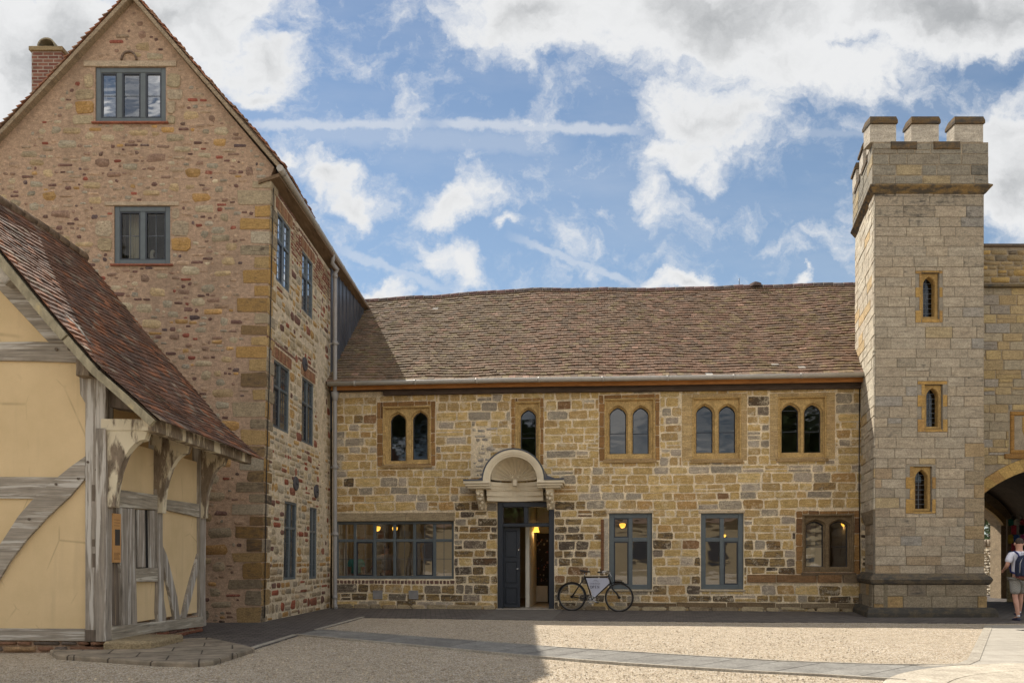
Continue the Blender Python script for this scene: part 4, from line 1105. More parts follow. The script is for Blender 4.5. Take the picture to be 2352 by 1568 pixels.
vg = MB()
for sd in (1, -1):
    S = slope(sd); vg.hexa([tuple(S(-.02, 0) + Vector((0, 0, -.13))), tuple(S(.13, 0) + Vector((0, 0, -.13))), tuple(S(.13, 1) + Vector((0, 0, -.13))), tuple(S(-.02, 1) + Vector((0, 0, -.13))),
                          tuple(S(-.02, 0) + Vector((0, 0, -.03))), tuple(S(.13, 0) + Vector((0, 0, -.03))), tuple(S(.13, 1) + Vector((0, 0, -.03))), tuple(S(-.02, 1) + Vector((0, 0, -.03)))], (.30, .24, .17, .2))
vg.build('verge', MS, roof2)
sf = MB(); sf.hexa([(EXr - .42, GY - .05, 8.72), (EXr + .0, GY - .05, 8.86), (EXr + .3, GY + 9, 8.86), (EXr - .12, GY + 9, 8.72), (EXr - .42, GY - .05, 8.78), (EXr + .0, GY - .05, 8.93), (EXr + .3, GY + 9, 8.93), (EXr - .12, GY + 9, 8.78)]); 
sf.build('soffit', m_wood('soffit_board', (.17, .115, .07), (14, 1.4, 14)), house)
G0 = Vector((EXr + .04, GY - .15, 8.98)); G1 = Vector((-4.44, 23.95, 8.98))
gt = MB(); gt.tube([tuple(G0.lerp(G1, k / 8)) for k in range(9)], .068, 10)
for k in range(7): p = G0.lerp(G1, k / 7 + .02); gt.tube([tuple(p - Vector((0, .03, 0))), tuple(p + Vector((0, .03, 0)))], .075, 10)
gt.build('gutter', MGUT, house)
# downpipe with swan neck, runs down the corner; one hopper joint takes the hall gutter
X0, Y0 = -4.50, JY - .27
yy = (Y0 - G0.y) / (G1.y - G0.y); gp = G0.lerp(G1, yy - .02)
dp = MB()
dp.tube([tuple(gp), (gp.x, gp.y, 8.80), (gp.x - .02, gp.y, 8.72), (X0 + .06, Y0, 8.62), (X0, Y0, 8.52), (X0, Y0, 8.3), (X0, Y0, .25), (X0, Y0, .12), (X0 + .03, Y0 - .05, .05), (X0 + .05, Y0 - .10, .02)], .052, 10)
for z in (8.45, 6.75, 5.35, 3.6, 1.9, .3): dp.tube([(X0, Y0, z - .05), (X0, Y0, z + .05)], .066, 10)
dp.lathe([(.055, 5.28), (.095, 5.42), (.10, 5.5), (.055, 5.52)], (X0, Y0, 0), 12)
for z in (6.75, 3.6, 1.9): dp.box(X0 - .12, X0 + .09, Y0 + .02, Y0 + .06, z - .02, z + .02)
dp.build('downpipe', MSTEEL, house)
cb = MB(); cb.tube([(cornx(8.6) + .02, GY + .10, 8.7), (cornx(7) + .03, GY + .07, 7), (cornx(5) + .035, GY + .08, 5), (cornx(3) + .03, GY + .06, 3), (cornx(1) + .04, GY + .09, 1), (cornx(0) + .05, GY + .1, .1)], .010, 5); cb.build('cable', MBLK, house)
# chimney with barrel cowl
ch = MB(); ch.box(-10.32, -9.68, 16.5, 17.5, 8.5, 12.22); chm = ch.build('chimney', MBRK, house)
ch = MB(); ch.bbox(-10.36, -9.64, 16.46, 17.54, 12.17, 12.26, .01, (.28, .22, .13, .3)); ch.build('chimney_cap', MS, chm)
ch = MB(); cxx = -10.02; m = 12
for j, yy_ in enumerate((16.52, 17.45)):
    pass
for k in range(m):
    a0, a1 = math.pi * k / m, math.pi * (k + 1) / m
    for r0, r1 in ((.17, .20),):
        ch.hexa([(cxx + r0 * math.cos(a0), 16.52, 12.28 + r0 * math.sin(a0)), (cxx + r0 * math.cos(a1), 16.52, 12.28 + r0 * math.sin(a1)), (cxx + r1 * math.cos(a1), 16.52, 12.28 + r1 * math.sin(a1)), (cxx + r1 * math.cos(a0), 16.52, 12.28 + r1 * math.sin(a0)),
                 (cxx + r0 * math.cos(a0), 17.45, 12.28 + r0 * math.sin(a0)), (cxx + r0 * math.cos(a1), 17.45, 12.28 + r0 * math.sin(a1)), (cxx + r1 * math.cos(a1), 17.45, 12.28 + r1 * math.sin(a1)), (cxx + r1 * math.cos(a0), 17.45, 12.28 + r1 * math.sin(a0))], (.30, .27, .2, .3))
for s in (-1, 1): ch.box(cxx + s * .185 - .016, cxx + s * .185 + .016, 16.52, 17.45, 12.25, 12.29, (.3, .27, .2, .3))
ch.build('chimney_cowl', MASH, chm)
ae = MB(); p = gpx(172, 128); ae.tube([(p[0] + .1, 16.0, p[1] - .3), (p[0] + .1, 16.0, p[1] + .25)], .012, 5); ae.build('aerial', MBLK, house)
# back and left walls of the house
bw = MB(); bw.box(-11.0, -10.6, GY + .46, 26, -.3, 8.9); bw.box(-10.6, -4.9, 25.6, 26, -.3, 8.9); bw.box(-4.9, -4.55, 24.6, 25.9, -.3, 8.9); bw.build('wall', MMS, house)

# ------------------------------------------------------------------ timber framed cottage
cot = thing('timber_framed_cottage', (-6.6, 10.5, 0), 'low timber framed cottage with ochre render, curved brackets and a steep tiled roof', 'building')
CF = 10.5
def CM(u, z, d): return Vector((u, CF - d, z))
def cp(x, y): p = at(x, y, CF); return (p.x, p.z)
def a2(c): return (c[0] * .3516, 459.4 + c[1] * .35163)       # upper study crop -> frame units
def a3(c): return (c[0] * .4144, 918.75 + c[1] * .4144)       # lower study crop -> frame units
SX0, SX1, SL = -5.54, -5.42, 2.94
def KM(t, z, d): k = t / SL; return Vector((SX0 + (SX1 - SX0) * k + d, CF + t, z))
def kp(x, y):
    r = (x - CX) / F; t = (SX0 - r * CF) / (r - (SX1 - SX0) / SL); Z = CF + t; return (t, H + (HY - y) / F * Z)
def fpoly(name, pts, d0, d1, mat, bev=.012, M=CM, P=cp, A=a3, parent=cot, label=None):
    mb = MB(M); mb.prism([P(*A(c)) for c in pts], d0, d1, bev=bev); o = mb.build(name, mat, parent)
    if label: o['label'] = label
    return o
I = lambda c: c
# rendered panels
zt_ = cp(0, 833)[1]
pl_ = MB(CM); a = cp(0, 1445); pl_.prism([(-9.6, a[1]), (cp(203, 0)[0], a[1]), (cp(203, 0)[0], cp(0, 870)[1]), (-6.4, 4.78), (-7.6, 6.08), (-9.6, 4.4)], -.12, -.0); pl_.build('render_panel', MPLAS, cot)
pl_ = MB(KM); pl_.prism([(.05, .35), (SL, .35), (SL, 2.95), (.05, 2.95)], -.14, -.02); pl_.build('render_panel', MPLAS, cot)
# front timbers
fpoly('corner_post', [(185, 836), (247, 836), (247, 1010), (238, 1030), (238, 1472), (200, 1472), (200, 925), (188, 905)], -.16, .045, MWV, A=I)
fpoly('beam', [(-100, 925), (0, 930), (250, 928), (525, 940), (580, 990), (620, 1062), (540, 1066), (250, 1056), (0, 1052), (-100, 1052)], .0, .035, MWX, A=a2, label='thick grey tie beam across the gable')
fpoly('beam', [(-60, 425), (0, 425), (350, 427), (330, 470), (235, 547), (0, 545), (-60, 545)], .0, .03, MWX, label='grey middle rail cut by the brace')
fpoly('brace', [(482, 310), (400, 368), (310, 440), (215, 520), (110, 640), (0, 812), (-40, 880), (-40, 1060), (0, 1000), (60, 900), (150, 780), (270, 650), (400, 530), (482, 432)], .0, .04, MWX, label='long curved diagonal brace')
fpoly('sill_beam', [(-60, 1262), (482, 1264), (482, 1332), (-60, 1326)], .0, .04, MWX)
fpoly('sill_beam', [(482, 1268), (572, 1270), (572, 1335), (482, 1330)], .0, .055, MWD)
fpoly('rafter', [(-40, 268), (0, 320), (110, 440), (330, 640), (520, 830), (700, 1075), (640, 1085), (560, 1068), (500, 940), (330, 935), (0, 585), (-40, 540)], .0, .05, MWX, A=a2, label='broad weathered end rafter')
fpoly('rafter', [(690, 1180), (800, 1230), (1060, 1400), (1000, 1400), (930, 1378), (700, 1345)], -.3, -.05, MWD, A=a2)
for pts in ([(0, 470), (45, 425), (150, 545), (100, 590)], [(553, 1066), (640, 1066), (640, 1172), (553, 1170)]):
    fpoly('purlin_end', pts, .03, .22, MWL if pts[0][0] else m_wood('pale_endgrain', (.50, .47, .42), (8, 8, 8)), A=a2)
for px__, py__ in ((134, 830 - 26), (163, 803), (195, 832)) :
    pg = MB(CM); q_ = cp(px__, py__); pg.tube([(q_[0], q_[1], .03), (q_[0], q_[1], .055)], .022, 8); pg.build('peg', MWD, cot)
for c in ((322, 467), (173, 660), (445, 436), (548, 310), (498, 345), (545, 388)):
    pg = MB(CM); q_ = cp(*a3(c)); pg.tube([(q_[0], q_[1], .035), (q_[0], q_[1], .058)], .017, 8); pg.build('peg', MWD, cot)
for c in (((520, 470), (536, 560)), ((520, 770), (536, 810)), ((522, 848), (538, 925))):
    pg = MB(CM); a_, b_ = cp(*a3(c[0])), cp(*a3(c[1])); pg.box(a_[0], b_[0], b_[1], a_[1], .03, .048); pg.build('mortice', MWD, cot)
# plinth of rough stone
cpz = cp(0, 1470)[1]
pb = MB(CM); pb.box(-9.6, SX0 - .0, -.1, cpz, -.35, .0); pb.build('plinth', MMG, cot)
pb = MB(CM); masonry(pb, -9.4, SX0 + .02, .0, cpz, [], (.05, .09), (.15, .5), .02, lambda *k: pick([(2, (.25, .14, .09), .4), (2, (.16, .13, .11), .5), (1, (.36, .24, .14), .2)]), .035, .012, .3, .02, True); pb.build('plinth_stones', MRUB, cot)
pb = MB(KM); pb.box(.0, SL, -.1, .3, -.3, -.0); pb.build('plinth', MMG, cot)
pb = MB(KM); masonry(pb, .0, SL, .0, .29, [], (.065, .08), (.18, .26), .015, lambda *k: pick([(2, (.26, .11, .07), .3), (1, (.18, .10, .08), .4)]), .03, .01, .2, .015, True); pb.build('plinth_stones', MRUB, cot)
# side timbers
def side(name, pts, d0=-.1, d1=.03, mat=None, label=None, bev=.01): return fpoly(name, pts, d0, d1, mat or MWV, bev, KM, kp, a3, cot, label)
side('corner_post', [(572, 155), (612, 430), (606, 1250), (606, 1330), (572, 1335)], -.1, .035, MWV)
side('rail', [(612, 490), (860, 525), (862, 606), (612, 590)], -.08, .045, MWY, 'level rail over the door')
side('rail', [(886, 545), (1092, 575), (1094, 648), (888, 602)], -.08, .04, MWY, 'level rail over the far panel')
side('door_post', [(651, 592), (735, 600), (742, 900), (748, 1243), (668, 1246), (664, 960), (653, 900)], -.12, .035, MWV)
side('stud', [(860, 165), (884, 170), (888, 560), (888, 780), (896, 900), (894, 1100), (908, 1190), (905, 1282), (870, 1282), (862, 1170), (866, 1000), (856, 700)], -.1, .04, MWV, 'middle post with a curved bracket')
side('stud', [(1098, 250), (1132, 255), (1130, 560), (1126, 1100), (1131, 1250), (1096, 1252), (1098, 1100), (1096, 600)], -.1, .04, MWV, 'end post near the stone house')
side('sill_beam', [(604, 1252), (860, 1226), (1112, 1196), (1112, 1252), (860, 1282), (604, 1330)], -.1, .05, MWY)
side('sill_beam', [(738, 932), (862, 926), (862, 1005), (740, 1006)], -.09, .04, MWY, 'short rail under the slit window')
side('brace', [(888, 792), (915, 850), (945, 960), (975, 1090), (990, 1210), (962, 1214), (940, 1100), (915, 990), (888, 860)], -.05, .025, MWV, 'curved brace leaning left')
side('brace', [(1094, 850), (1062, 960), (1030, 1080), (1003, 1208), (1024, 1208), (1050, 1110), (1075, 1010), (1096, 930)], -.05, .025, MWV, 'curved brace leaning right')
wsl = MB(KM); q = [kp(*a3(c)) for c in ((738, 604), (860, 608), (860, 930), (738, 930))]
wsl.prism(q, -.10, -.012); wn = wsl.build('window', m_plain('dark_void', (.01, .009, .008), .9), cot); wn['label'] = 'unglazed slit window with upright boards'
for c in ([(757, 604), (796, 606), (800, 926), (760, 926)], [(822, 608), (854, 608), (854, 928), (826, 928)]): fpoly('mullion', c, -.05, .02, MWD if False else MWV, .008, KM, kp, a3, wn)
dr = MB(KM); dd = [kp(*a3(c)) for c in ((604, 590), (656, 592), (668, 1246), (606, 1250))]
for k in range(3):
    f0, f1 = k / 3 + .01, (k + 1) / 3 - .01
    A_ = [clerp(dd[0], dd[1], f0), clerp(dd[0], dd[1], f1), clerp(dd[3], dd[2], f1), clerp(dd[3], dd[2], f0)]; dr.prism(A_, -.12, -.022 + .003 * k, bev=.006)
dr.build('door', MWD, cot)
# jettied eave: bracket arms, curved brackets, eave beam
def xbrace(name, Yc, outline, mat, th=.16, parent=cot, label=None):
    mb = MB(lambda a, b, c: Vector((a, Yc + c, b))); mb.prism(outline, -th / 2, th / 2, bev=.008); o = mb.build(name, mat, parent)
    if label: o['label'] = label
    return o
def xp(x, y, Z): p = at(x, y, Z); return (p.x, p.z)
ZB = (CF + .02, 11.86, 13.36); EBX = -4.82
for i, (Zb, x0) in enumerate(zip(ZB, (-5.54, -5.50, -5.44))):
    zt2, zb2 = 3.02, 1.98
    n = 9; curve = [(x0 + .13 + (EBX - .18 - x0 - .13) * (1 - math.cos(math.pi / 2 * k / n)), zb2 + (zt2 - .12 - zb2) * math.sin(math.pi / 2 * k / n)) for k in range(n + 1)]
    xbrace('bracket', Zb, [(x0 + .0, zb2), (x0 + .13, zb2)] + curve[1:] + [(EBX - .14, zt2), (x0 + .0, zt2)], MWL, .13, label=['nearest curved bracket', 'middle curved bracket', 'farthest curved bracket'][i])
    xbrace('bracket_arm', Zb, [(x0 - .05, zt2 + .002), (EBX + .03, zt2 + .002), (EBX + .03, zt2 + .15), (x0 - .05, zt2 + .16)], MWL, .15)
eb = MB(); eb.hexa([(EBX - .10, CF - .30, 2.98), (EBX + .04, CF - .30, 2.98), (EBX + .12, 13.85, 2.98), (EBX - .02, 13.85, 2.98), (EBX - .10, CF - .30, 3.13), (EBX + .04, CF - .30, 3.15), (EBX + .12, 13.85, 3.15), (EBX - .02, 13.85, 3.13)]); eb.build('eave_beam', MWL, cot)
# roof surface with a slight sprocket at the eave
CP = [(EBX + .16, 3.12), (-5.42, 3.80), (-6.75, 5.40), (-7.90, 6.80)]
CL = [0]; 
for p, q in zip(CP[:-1], CP[1:]): CL.append(CL[-1] + math.dist(p, q))
def CS_(u, t):
    s = t * CL[-1]
    for i in range(3):
        if s <= CL[i + 1] + 1e-6: x, z = clerp(CP[i], CP[i + 1], (s - CL[i]) / (CL[i + 1] - CL[i])); break
    k = u / 4.0
    return Vector((x + .02 * math.sin(u * 2 + t * 3) * min(1, t * 3) + k * .07, 10.08 + u, z + .03 * math.sin(u * 2.5) * (1 - t) * min(1, t * 3) + .015 * math.sin(t * 12 + u) - .11 * t * max(0, 1 - u / 3.6)))
def ccol(u, t):
    r = rnd.random(); n = noise.noise(Vector((u * 1.2, t * 4, 0)))
    b = (.17, .095, .065) if r < .5 else ((.13, .085, .065) if r < .75 else ((.27, .12, .065) if r < .9 else (.24, .18, .13)))
    k = rnd.uniform(.75, 1.25) * (1 + n * .3); return (b[0] * k, b[1] * k, b[2] * k, 0)
rf = MB(); nu, nt_ = 12, 14
gi = [[rf.v(*(CS_(i * 3.98 / nu, j / nt_) - Vector((0, 0, .02)))) for i in range(nu + 1)] for j in range(nt_ + 1)]
for j in range(nt_):
    for i in range(nu): rf.f([gi[j][i], gi[j][i + 1], gi[j + 1][i + 1], gi[j + 1][i]], (.1, .07, .05, 0))
b0 = [rf.v(*CS_(i * 3.98 / nu, 1)) for i in range(nu + 1)]; b1 = [rf.v(-11.0, 10.08 + i * 3.98 / nu, 3.1) for i in range(nu + 1)]
for i in range(nu): rf.f([b0[i], b0[i + 1], b1[i + 1], b1[i]], (.15, .1, .07, 0))
croof = rf.build('roof', MTILE, cot)
tl = MB(); tile_field(tl, CS_, (0, 3.98), 44, .165, 1, ccol, .016, .022); tl.build('tiles', MTILE, croof)
rd = MB(); u = 0
while u < 3.9: a, b = CS_(u, 1), CS_(u + .3, 1); rd.tube([tuple(a), tuple(b)], .09, 8, (.17, .12, .08, 0)); u += .31
rd.build('ridge_tiles', MTILE, croof)
# barge boards along the front verge
def barge(t0, t1, w, y0, y1, mat):
    mb = MB(); n = 8; A_ = []
    for k in range(n + 1):
        p = CS_(0, t0 + (t1 - t0) * k / n); q = CS_(0, min(1, t0 + (t1 - t0) * k / n + .01)); dv = (q - p); dv.normalize(); nn = Vector((-dv.z, 0, dv.x)); nn = nn if nn.z < 0 else -nn
        A_.append((p + nn * .035, p + nn * (.035 + w)))
    for k in range(n):
        (a, b), (c, d) = A_[k], A_[k + 1]
        mb.hexa([(v.x, y0, v.z) for v in (a, c, d, b)] + [(v.x, y1, v.z) for v in (a, c, d, b)])
    return mb.build('barge_board', mat, cot)
MBG = m_wood('lichen_oak', (.30, .265, .185), (9, 9, 5), patch=(.46, .38, .22, 1), pk=.56, bs=.9)
barge(.0, .33, .10, 10.06, 10.14, MBG); barge(.335, 1.0, .105, 10.05, 10.13, MBG)
us_ = MB()
for k in range(1, 8):
    P_ = [CS_(.13, k / 8), CS_(3.8, k / 8), CS_(3.8, (k + 1) / 8), CS_(.13, (k + 1) / 8)]
    us_.hexa([(p.x - .05, p.y, p.z - .16) for p in P_] + [(p.x - .02, p.y, p.z - .07) for p in P_])
us_.build('rafters', MWD, cot)
bw = MB(); bw.prism([(-9.6, .0), (-5.5, .0), (-5.5, 3.1), (-7.9, 6.3), (-9.6, 4.6)], -3.0, -2.86); 
bw.M = CM; bw.vs = []; bw.fs = []; bw.cs = []; bw.sm = []; bw.prism([(-9.6, .0), (-5.5, .0), (-5.5, 3.1), (-7.9, 6.1), (-9.6, 4.4)], -3.0, -2.9); bw.build('rear_gable', MPLAS, cot)
# notice hung beside the cottage door
nq = [kp(*a3(c)) for c in ((606, 626), (651, 630), (650, 898), (606, 898))]
nt2 = MB(KM); nt2.prism(nq, .036, .05); no = nt2.build('notice', m_plain('orange_card', (.50, .27, .10), .7), None); no.location = (0, 0, 0)
tag(no, 'tall orange card notice with a dark picture hung at the cottage doorway', 'notice')
np_ = MB(KM); c0, c1 = nq[0][0], nq[1][0]; zz0, zz1 = nq[2][1], nq[0][1]; hh_ = zz1 - zz0
np_.box(c0 + (c1 - c0) * .25, c0 + (c1 - c0) * .85, zz0 + hh_ * .35, zz0 + hh_ * .68, .05, .053); np_.build('picture', m_plain('dark_picture', (.05, .045, .04), .6), no)
np_ = MB(KM)
for k in range(9):
    z = zz0 + hh_ * (.06 + .026 * k) if k < 6 else zz0 + hh_ * (.75 + .06 * (k - 6)); np_.box(c0 + (c1 - c0) * .12, c0 + (c1 - c0) * rnd.uniform(.7, .9), z, z + .006, .05, .052)
np_.build('printed_lines', m_plain('print_brown', (.16, .09, .04), .7), no)
# worn door step and the stone platform
dsx = MB(); pts = [(-5.50, 10.34), (-5.05, 10.34), (-4.90, 10.42), (-4.86, 10.6), (-4.86, 11.35), (-5.50, 11.35)]
dsx.prism(pts, 0, .165, (.30, .24, .15, .35), bev=.03); tag(dsx.build('door_step', MS), 'thick worn stone step at the cottage doorway', 'step')
pf = MB(); q = [gnd(131, 1513, .0), gnd(352, 1529, .0), gnd(440, 1532, 0), gnd(490, 1527, 0), gnd(585, 1496, 0), (-3.9, 11.0), (-4.7, 11.9), (-5.45, 11.5), (-5.45, 10.3), (-6.2, 10.3)]
pf.prism(q, -.05, .062, (.26, .215, .16, .35), bev=.02); tag(pf.build('stone_platform', MPLAT), 'low flagged stone platform with mossy edge in front of the cottage step', 'platform')

# ------------------------------------------------------------------ tower
TF = 16.8; T = [(7.94, TF), (10.32, TF), (10.32, 19.1), (8.55, 19.1)]
MMTW = m_stone('mortar_tower', base=(.27, .24, .195), streak=(4, 4, 4), var=.15, bs=.4)
tower = thing('stair_tower', (9.1, TF, 0), 'square grey ashlar stair tower with battlements and three narrow lancets', 'tower')
TM, tpx, te, tn, TO = make_plane(T[0], T[1])
LM, lpx, le, ln, LO = make_plane(T[3], T[0])
lenL = math.dist(T[3], T[0]); lenT = T[1][0] - T[0][0]
def tr_(x0, y0, x1, y1, d=0.0): return rpx(tpx, x0, y0, x1, y1, d)
TL = [((2102, 622, 2165, 741), (2118, 637, 2144.6, 729)), ((2107, 875, 2176, 992), (2125.5, 892, 2152.5, 980)), ((2080, 1066, 2149, 1179), (2100, 1079, 2128, 1168))]
tholes = []; tobs = []
for o, l in TL: q = tr_(*l, d=-.1); e = .07; tholes.append(rect(q[0] - e, q[1] - e, q[2] + e, q[3] + e)); tobs.append(tr_(*o))
SZ = 9.30
plate('wall', rect(.004, -.2, lenT, SZ + .1), tholes, -.10, 0, TM, MMTW, tower)
wl_ = MB(); wl_.prism(T, SZ - .1, SZ + .05); wl_.prism([(T[1][0] - .3, T[1][1] + .4), (T[1][0], T[1][1] + .4), T[2], T[3], (T[3][0] + .3, T[3][1] - .3), (T[2][0] - .3, T[2][1] - .3)], -.2, SZ)
lw2 = MB(LM); lw2.box(0, lenL - .11, 2.25, SZ, -.35, -.001); lw2.box(0, lenL - .22, -.2, 2.25, -.35, -.09)
wl_.build('wall', MMT, tower); lw2.build('wall', MMT, tower)
TP = [(6, (.375, .325, .255), .45), (4, (.36, .31, .24), .55), (2, (.39, .33, .25), .45), (.25, (.39, .31, .19), .2), (.6, (.30, .28, .25), .4)]
def tcolr(u, z, w, h):
    c = pick(TP, .05)
    if z < 3.2 and rnd.random() < .35: c = pick([(1, (.34, .265, .18), .3), (1, (.31, .26, .20), .3)])
    if z > 8.5: c = (c[0], c[1], c[2], c[3] + .25)
    if z > SZ: c = (c[0] * .78, c[1] * .78, c[2] * .78, c[3] + .35)
    if z < .95: c = (c[0] * .8, c[1] * .78, c[2] * .74, c[3] + .2)
    return c
ts = MB(TM)
lint = tr_(2072, 1059, 2230, 1078)
rq = []
for z, L in zip([1.1 + .3 * k for k in range(9)], [.42, .22] * 5): rq.append((lenT - L, z, lenT, z + .3)); ts.stone(lenT - L + .004, z + .004, lenT + .01, z + .296, pick([(1, (.33, .25, .15), .3), (1, (.31, .25, .17), .4)]), .014, .002, .04, .008)
masonry(ts, 0, lenT, .92, SZ, tobs + rq, (.2, .25), (.3, .85), .007, tcolr, .014, .003, .04, .009, split=.04)
ts.build('stonework', MASH, tower)
ls = MB(LM)
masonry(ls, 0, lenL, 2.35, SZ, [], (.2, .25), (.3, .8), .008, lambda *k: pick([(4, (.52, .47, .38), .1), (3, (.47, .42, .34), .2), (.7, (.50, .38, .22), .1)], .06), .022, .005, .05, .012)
ls.M = lambda u, z, d: LM(u, z, d - .088)
masonry(ls, 0, lenL - .10, .92, 2.2, [], (.2, .25), (.3, .8), .008, tcolr, .014, .004, .05, .01)
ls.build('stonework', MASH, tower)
cbm = MB(LM); cbm.hexa([(0, 2.08, -.09), (lenL - .1, 2.08, -.09), (lenL - .1, 2.08, -.05), (0, 2.08, -.05), (0, 2.36, -.09), (lenL + .01, 2.36, -.09), (lenL + .01, 2.36, .02), (0, 2.36, .02)], (.30, .25, .18, .3)); cbm.build('corbel', MASH, tower)
for (o, l), lb_ in zip(TL, ('topmost lancet', 'middle lancet', 'lowest lancet, set left of the others')):
    q = tr_(*l, d=-.1); e = .068
    w = plate('window', rect(q[0] - e, q[1] - e, q[2] + e, q[3] + e), [arch(q[0], q[2], q[1], q[3], hr=1.35)], -.22, -.05, TM, MHAM, tower, .014, (.36, .235, .09, .2)); w['label'] = lb_
    s = MB(TM); oo = tr_(*o); box_ = (q[0] - e, q[1] - e, q[2] + e, q[3] + e); z = oo[1]; k = 0
    while z < oo[3] - .05:
        ze = min(z + rnd.uniform(.22, .32), oo[3]); x_in = .0 if k % 2 == 0 else .09
        for r in subtract((oo[0] + x_in, z, oo[2] - x_in, ze), box_):
            if r[2] - r[0] > .03 and r[3] - r[1] > .03: s.stone(r[0] + .003, r[1] + .003, r[2] - .003, r[3] - .003, pick([(2, (.40, .255, .09), .15), (1, (.34, .21, .08), .25)], .08), .012, .003, .05, .006)
        z = ze; k += 1
    s.build('surround', MS, w)
    fr = MB(TM); pn = MB(TM); cx_ = (q[0] + q[2]) / 2; hp = arch(q[0], q[2], q[1], q[3], hr=1.35)
    fr.box(cx_ - .008, cx_ + .008, q[1], q[3] - .02, -.20, -.185)
    for k in range(1, 8): z = q[1] + (q[3] - q[1]) * k / 8; fr.box(q[0], q[2], z - .006, z + .006, -.2, -.187)
    pn.f([pn.v(p[0], p[1], -.195) for p in hp]); fr.build('leading', MLEAD, w); pn.build('pane', MGLT, w)
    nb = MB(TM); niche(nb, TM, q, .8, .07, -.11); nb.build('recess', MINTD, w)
def moulding(parent, name, z0, z1, prof, col, plan, mat=MASH, jit=0.0):
    """prof: list of (z, projection) swept round the open plan polyline"""
    mb = MB(); P = [Vector((*p, 0)) for p in plan]; rows = []
    for (z, pr) in prof:
        row = []
        for i, p in enumerate(P):
            a = (P[i] - P[i - 1]).normalized() if i else None; b = (P[i + 1] - P[i]).normalized() if i < len(P) - 1 else None
            na = Vector((a.y, -a.x, 0)) if a else None; nb = Vector((b.y, -b.x, 0)) if b else None
            if na and nb: n = (na + nb); n = n / (n.length ** 2) * 2
            else: n = na or nb
            row.append(mb.v(*(p + n * pr + Vector((0, 0, z)))))
        rows.append(row)
    for r, s in zip(rows[:-1], rows[1:]):
        for i in range(len(P) - 1): mb.f([r[i], r[i + 1], s[i + 1], s[i]], col)
    mb.f([r[0] for r in rows], col); mb.f([r[-1] for r in rows][::-1], col)
    return mb.build(name, mat, parent)
plan = [T[3], T[0], T[1], T[2]]
moulding(tower, 'string_course', 0, 0, [(SZ - .07, 0), (SZ - .05, .03), (SZ + .03, .09), (SZ + .07, .125), (SZ + .10, .125), (SZ + .15, .06)], (.30, .20, .085, .75), plan)
moulding(tower, 'plinth_moulding', 0, 0, [(.70, .05), (.74, .10), (.82, .13), (.88, .10), (.97, .0)], (.17, .135, .09, .7), [T[3], (T[0][0], T[0][1]), T[1], T[2]])
def plinth_face(Mx, L):
    mb = MB(lambda u, z, d: Mx(u, z, d + .05)); mb.box(-.02, L + .02, -.2, .72, -.3, 0, (.2, .17, .12, .3))
    masonry(mb, -.05, L + .04, .2, .72, [], (.24, .27), (.35, .8), .008, lambda *k: pick([(3, (.28, .235, .17), .45), (1, (.34, .24, .12), .2), (1, (.24, .2, .15), .8)]), .014, .004, .05, .01)
    return mb.build('plinth', MASH, tower)
plinth_face(TM, lenT); plinth_face(LM, lenL)
moulding(tower, 'plinth_base', 0, 0, [(-.05, .20), (.10, .20), (.20, .16), (.22, .05)], (.14, .115, .075, .8), plan)
# parapet
PO = .06
def off(plan, o):
    P = [Vector((*p, 0)) for p in plan]; out = []
    n = len(P)
    for i in range(n):
        a = (P[i] - P[i - 1]).normalized(); b = (P[(i + 1) % n] - P[i]).normalized(); na, nb = Vector((a.y, -a.x, 0)), Vector((b.y, -b.x, 0)); m = na + nb; m = m / (m.length ** 2) * 2; q = P[i] + m * o; out.append((q.x, q.y))
    return out
Q = off(T, PO) if True else T
# T is ordered front-left, front-right, back-right, back-left (counter-clockwise seen from above gives outward normals)
QI = off(T, PO - .28)
PZ, MZ = 10.34, 10.90
par = MB(); pv = [[par.v(*p, z) for p in Q] for z in (SZ + .06, PZ)]; pi = [[par.v(*p, z) for p in QI] for z in (SZ + .06, PZ)]
for k in range(4):
    j = (k + 1) % 4
    par.f([pv[0][k], pv[0][j], pv[1][j], pv[1][k]]); par.f([pi[0][j], pi[0][k], pi[1][k], pi[1][j]]); par.f([pv[1][k], pv[1][j], pi[1][j], pi[1][k]])
parapet = par.build('parapet', MMT, tower)
faces = [make_plane(Q[k], Q[(k + 1) % 4]) for k in range(4)]; lens = [math.dist(Q[k], Q[(k + 1) % 4]) for k in range(4)]
ps = MB()
for k in range(4):
    ps.M = faces[k][0]; ps.M = (lambda Mx: (lambda u, z, d: Mx(u, z, d)))(faces[k][0])
    masonry(ps, -.0, lens[k], SZ + .1, PZ - .02, [], (.2, .24), (.3, .7), .016, lambda u, z, w, h: pick([(3, (.26, .235, .19), .45), (2, (.24, .22, .18), .7), (1, (.33, .27, .17), .3)]), .012, .004, .06, .01)
ps.build('parapet_stones', MASH, parapet)
